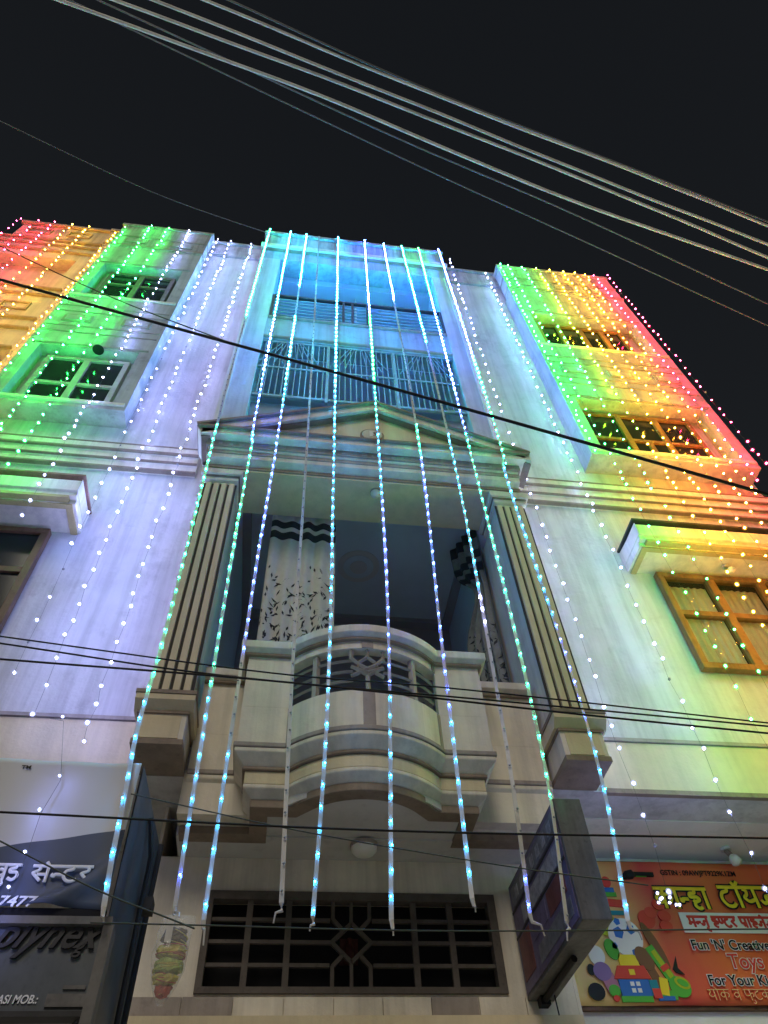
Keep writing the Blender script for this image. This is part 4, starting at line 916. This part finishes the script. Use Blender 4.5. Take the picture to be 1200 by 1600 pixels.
# LED strips hanging over the portico
def led_strip(label, pts, segs, tail, spacing=0.118, r=0.0120):
    """pts: (x, y, z) from roof to lower end; segs: (z above which the colour holds, colour)"""
    t = thing('led_strip', label, 'string light', pts[0], 'LED strips hanging over the portico')
    random.seed(int(abs(pts[0][0])*977)+3)
    P = smoothpath(pts, 14)
    # resample by length
    L = [0.0]
    for a, b in zip(P, P[1:]): L.append(L[-1]+(b-a).length)
    def at(s):
        for i in range(len(L)-1):
            if s <= L[i+1]: return P[i].lerp(P[i+1], (s-L[i])/(L[i+1]-L[i]))
        return P[-1]
    m = MB(); n = 60; ring = []
    for k in range(n+1):
        p = at(L[-1]*k/n); a = 0.5*math.sin(k*0.33+pts[0][0]*5)
        ux = Vector((math.cos(a), math.sin(a), 0)); uy = Vector((-math.sin(a), math.cos(a), 0))
        wd_ = 0.010
        m.v += [tuple(p+ux*wd_+uy*.0015), tuple(p-ux*wd_+uy*.0015), tuple(p-ux*wd_-uy*.0015), tuple(p+ux*wd_-uy*.0015)]
    for k in range(n):
        a, b = 4*k, 4*k+4
        m.f += [(a+j, a+(j+1) % 4, b+(j+1) % 4, b+j) for j in range(4)]
    m.f += [(3, 2, 1, 0), (4*n, 4*n+1, 4*n+2, 4*n+3)]
    m.build('strip', 'plastic_white', t)
    s = 0.05
    while s < L[-1]-0.02:
        p = at(s); col = 'off'
        for zz, c in segs:
            if p.z > zz: col = c; break
        if p.z > 7.9 and col != 'off': col = 'hi_'+col
        put_bulb(t, p+Vector((random.uniform(-.004, .004), -0.012, 0)), col, (0.0135 if p.z > 8 else 0.0085 if p.z > 7 else 0.0080 if p.z > 4.9 else 0.0052) if col != 'off' else 0.006)
        s += spacing*random.uniform(0.93, 1.07)
    e = Vector(pts[-1])
    MB().tube([e, e+Vector((0.004, 0, -0.03)), e+Vector((tail, -0.01, -0.035-abs(tail)*.3)), e+Vector((tail*1.3, 0, -0.05-random.uniform(0, .05)))], [0.010, 0.008, 0.0045, 0.0035], 6).build('tail', 'plastic_white', t)
    return t
S = led_strip
S('leftmost LED strip, green, hanging past the left pedestal to the blue sign', [(-0.89, -0.28, 13.56), (-0.82, -0.50, 8.0), (-0.798, -0.56, 7.186), (-0.745, -0.66, 5.366), (-0.712, -0.75, 4.311), (-0.69, -0.88, 3.678), (-0.65, -0.96, 3.289), (-0.63, -0.97, 2.978), (-0.615, -0.97, 2.82)], [(9.6, 'teal'), (6.9, 'off'), (3.9, 'teal'), (0, 'cyan')], 0.01)
S('LED strip beside the left pillar, turning from blue to green, above the plastic bag', [(-0.56, -0.28, 13.56), (-0.49, -0.56, 7.3), (-0.47, -0.58, 6.72), (-0.45, -0.65, 5.41), (-0.39, -0.75, 2.92)], [(9.6, 'cyan'), (6.9, 'blue'), (6.6, 'cyan'), (4.0, 'teal'), (3.1, 'cyan'), (0, 'blue')], 0.01)
S('LED strip in front of the left end of the curtain with a bright cyan end', [(-0.30, -0.28, 13.5), (-0.27, -0.55, 7.3), (-0.28, -0.65, 5.04), (-0.27, -0.75, 2.87)], [(10.8, 'cyan'), (9.7, 'off'), (7.3, 'cyan'), (4.3, 'blue'), (3.65, 'off'), (0, 'cyan')], 0.01)
S('unlit white LED strip with no glowing bulbs over the curtain', [(-0.10, -0.28, 13.5), (-0.02, -0.55, 6.9), (0.0, -0.65, 4.46), (0.03, -0.75, 2.94)], [(0, 'off')], -0.02)
S('bright cyan LED strip crossing the right edge of the curtain', [(0.21, -0.28, 13.56), (0.21, -0.55, 6.94), (0.205, -0.68, 4.2), (0.16, -0.75, 2.89)], [(3.75, 'cyan'), (0, 'cyan')], -0.008)
S('LED strip down the middle of the pediment beside the plaque, blue below', [(0.64, -0.28, 13.56), (0.59, -0.58, 6.95), (0.56, -0.68, 4.7), (0.48, -0.75, 2.88)], [(10.0, 'blue'), (8.0, 'green'), (7.3, 'teal'), (6.0, 'cyan'), (4.1, 'blue'), (0, 'cyan')], 0.004)
S('LED strip right of the plaque, violet in front of the balcony opening', [(0.95, -0.28, 13.5), (0.95, -0.58, 7.3), (0.88, -0.66, 4.5), (0.83, -0.75, 2.97)], [(10.6, 'blue'), (7.3, 'off'), (6.7, 'teal'), (4.0, 'blue'), (0, 'cyan')], 0.006)
S('LED strip with pale lower half second from the grey box sign', [(1.25, -0.28, 13.5), (1.24, -0.56, 7.3), (1.16, -0.66, 4.07), (1.07, -0.75, 2.91)], [(11.5, 'teal'), (9.2, 'cyan'), (7.1, 'off'), (5.0, 'cyan'), (4.6, 'white'), (3.15, 'off'), (0, 'blue')], 0.035)
S('green LED strip inside the right pillar hanging over the grey box sign', [(1.53, -0.28, 13.5), (1.41, -0.56, 7.4), (1.34, -0.68, 4.03), (1.22, -0.76, 2.88)], [(11.0, 'green'), (7.2, 'blue'), (3.45, 'teal'), (0, 'off')], -0.012)
S('rightmost LED strip, blue, crossing the right pedestal to the toy banner', [(1.87, -0.28, 13.56), (1.72, -0.55, 7.3), (1.66, -0.58, 6.46), (1.64, -0.66, 3.96), (1.51, -0.72, 2.9)], [(9.0, 'blue'), (6.6, 'teal'), (4.8, 'cyan'), (3.9, 'blue'), (0, 'cyan')], 0.03)

# ------------------------------------------------------------------ plastic bag with leftover lights
mpl = bpy.data.materials.new('clear_plastic'); mpl.use_nodes = True; MATS['clear_plastic'] = mpl
nn_ = mpl.node_tree; pb = nn_.nodes['Principled BSDF']; pb.inputs['Roughness'].default_value = 0.12; pb.inputs['Base Color'].default_value = (0.85, 0.85, 0.82, 1); pb.inputs['Alpha'].default_value = 0.22
mat('bag_yellow', (0.62, 0.52, 0.07), 0.4, 0.4, 40); mat('bag_red', (0.50, 0.07, 0.05), 0.4, 0.4, 40); mat('bag_dark', (0.10, 0.06, 0.04), 0.5, 0.4, 40); mat('bag_green', (0.40, 0.50, 0.08), 0.4, 0.4, 40)
bag = thing('plastic_bag', 'clear plastic bag of coiled yellow and red lights hanging at lower left', 'bag', (-0.38, -0.78, 2.58))
m = MB(); n = 20; prof = [(2.870, .060, .010), (2.85, .064, .020), (2.80, .064, .034), (2.74, .064, .042), (2.68, .060, .042), (2.63, .046, .034), (2.595, .028, .022), (2.566, .010, .008)]
random.seed(9)
bc = Vector((-0.362, -0.79, 0))
for k, (z, rx, ry) in enumerate(prof):
    for j in range(n):
        a = 2*math.pi*j/n; w_ = 1+0.06*math.sin(5*a+k*1.7)+random.uniform(-.05, .05)
        m.v.append((bc.x+math.cos(a)*rx*w_+0.013*(2.87-z)/-0.28, bc.y+math.sin(a)*ry*w_, z))
for k in range(len(prof)-1): m.f += [(k*n+j, k*n+(j+1) % n, (k+1)*n+(j+1) % n, (k+1)*n+j) for j in range(n)]
m.build('pouch', 'clear_plastic', bag)
def bundle(z0, z1, r0, r1, m_, seed):
    random.seed(seed); b = MB(); n = 18; rows = 7
    for k in range(rows):
        f = k/(rows-1); z = z0+(z1-z0)*f; r_ = (r0+(r1-r0)*f)*math.sqrt(max(0.05, 1-(2*f-1)**6))
        for j in range(n):
            a_ = 2*math.pi*j/n; q = r_*(1+random.uniform(-.16, .08))
            b.v.append((bc.x-0.013*(2.87-z)/0.28+math.cos(a_)*q, bc.y+math.sin(a_)*q*0.6, z+random.uniform(-.005, .005)))
    for k in range(rows-1): b.f += [(k*n+j, k*n+(j+1) % n, (k+1)*n+(j+1) % n, (k+1)*n+j) for j in range(n)]
    b.f += [tuple(reversed(range(n))), tuple(range((rows-1)*n, rows*n))]
    b.build('bundle', m_, bag)
    b = MB()
    for q in range(5):
        a0 = random.uniform(0, 6); zc = random.uniform(z0+.008, z1-.008); t_ = random.uniform(-.02, .02)
        b.tube([(bc.x-0.013*(2.87-zc)/0.28+math.cos(a0+k*.4)*r0*.98, bc.y+math.sin(a0+k*.4)*r0*.6, zc+t_*math.sin(k*.4)) for k in range(9)], 0.0018, 5)
    b.build('wire_coil', 'bag_red' if m_ == 'bag_yellow' else 'bag_yellow', bag)
bundle(2.765, 2.825, .050, .044, 'bag_dark', 1); bundle(2.715, 2.766, .056, .054, 'bag_yellow', 2); bundle(2.665, 2.717, .053, .056, 'bag_green', 3); bundle(2.63, 2.668, .040, .050, 'bag_yellow', 4); bundle(2.59, 2.633, .020, .038, 'bag_red', 5)
MB().tube([(bc.x, bc.y, 2.865), (bc.x-.004, bc.y+.02, 2.89), (-0.389, -0.76, 2.90)], 0.003, 5).build('tie', 'plastic_white', bag)
B('bag_label', 'plastic_white', bag, bc.x-.035, bc.x-.01, bc.y-.0375, bc.y-.036, 2.76, 2.85)
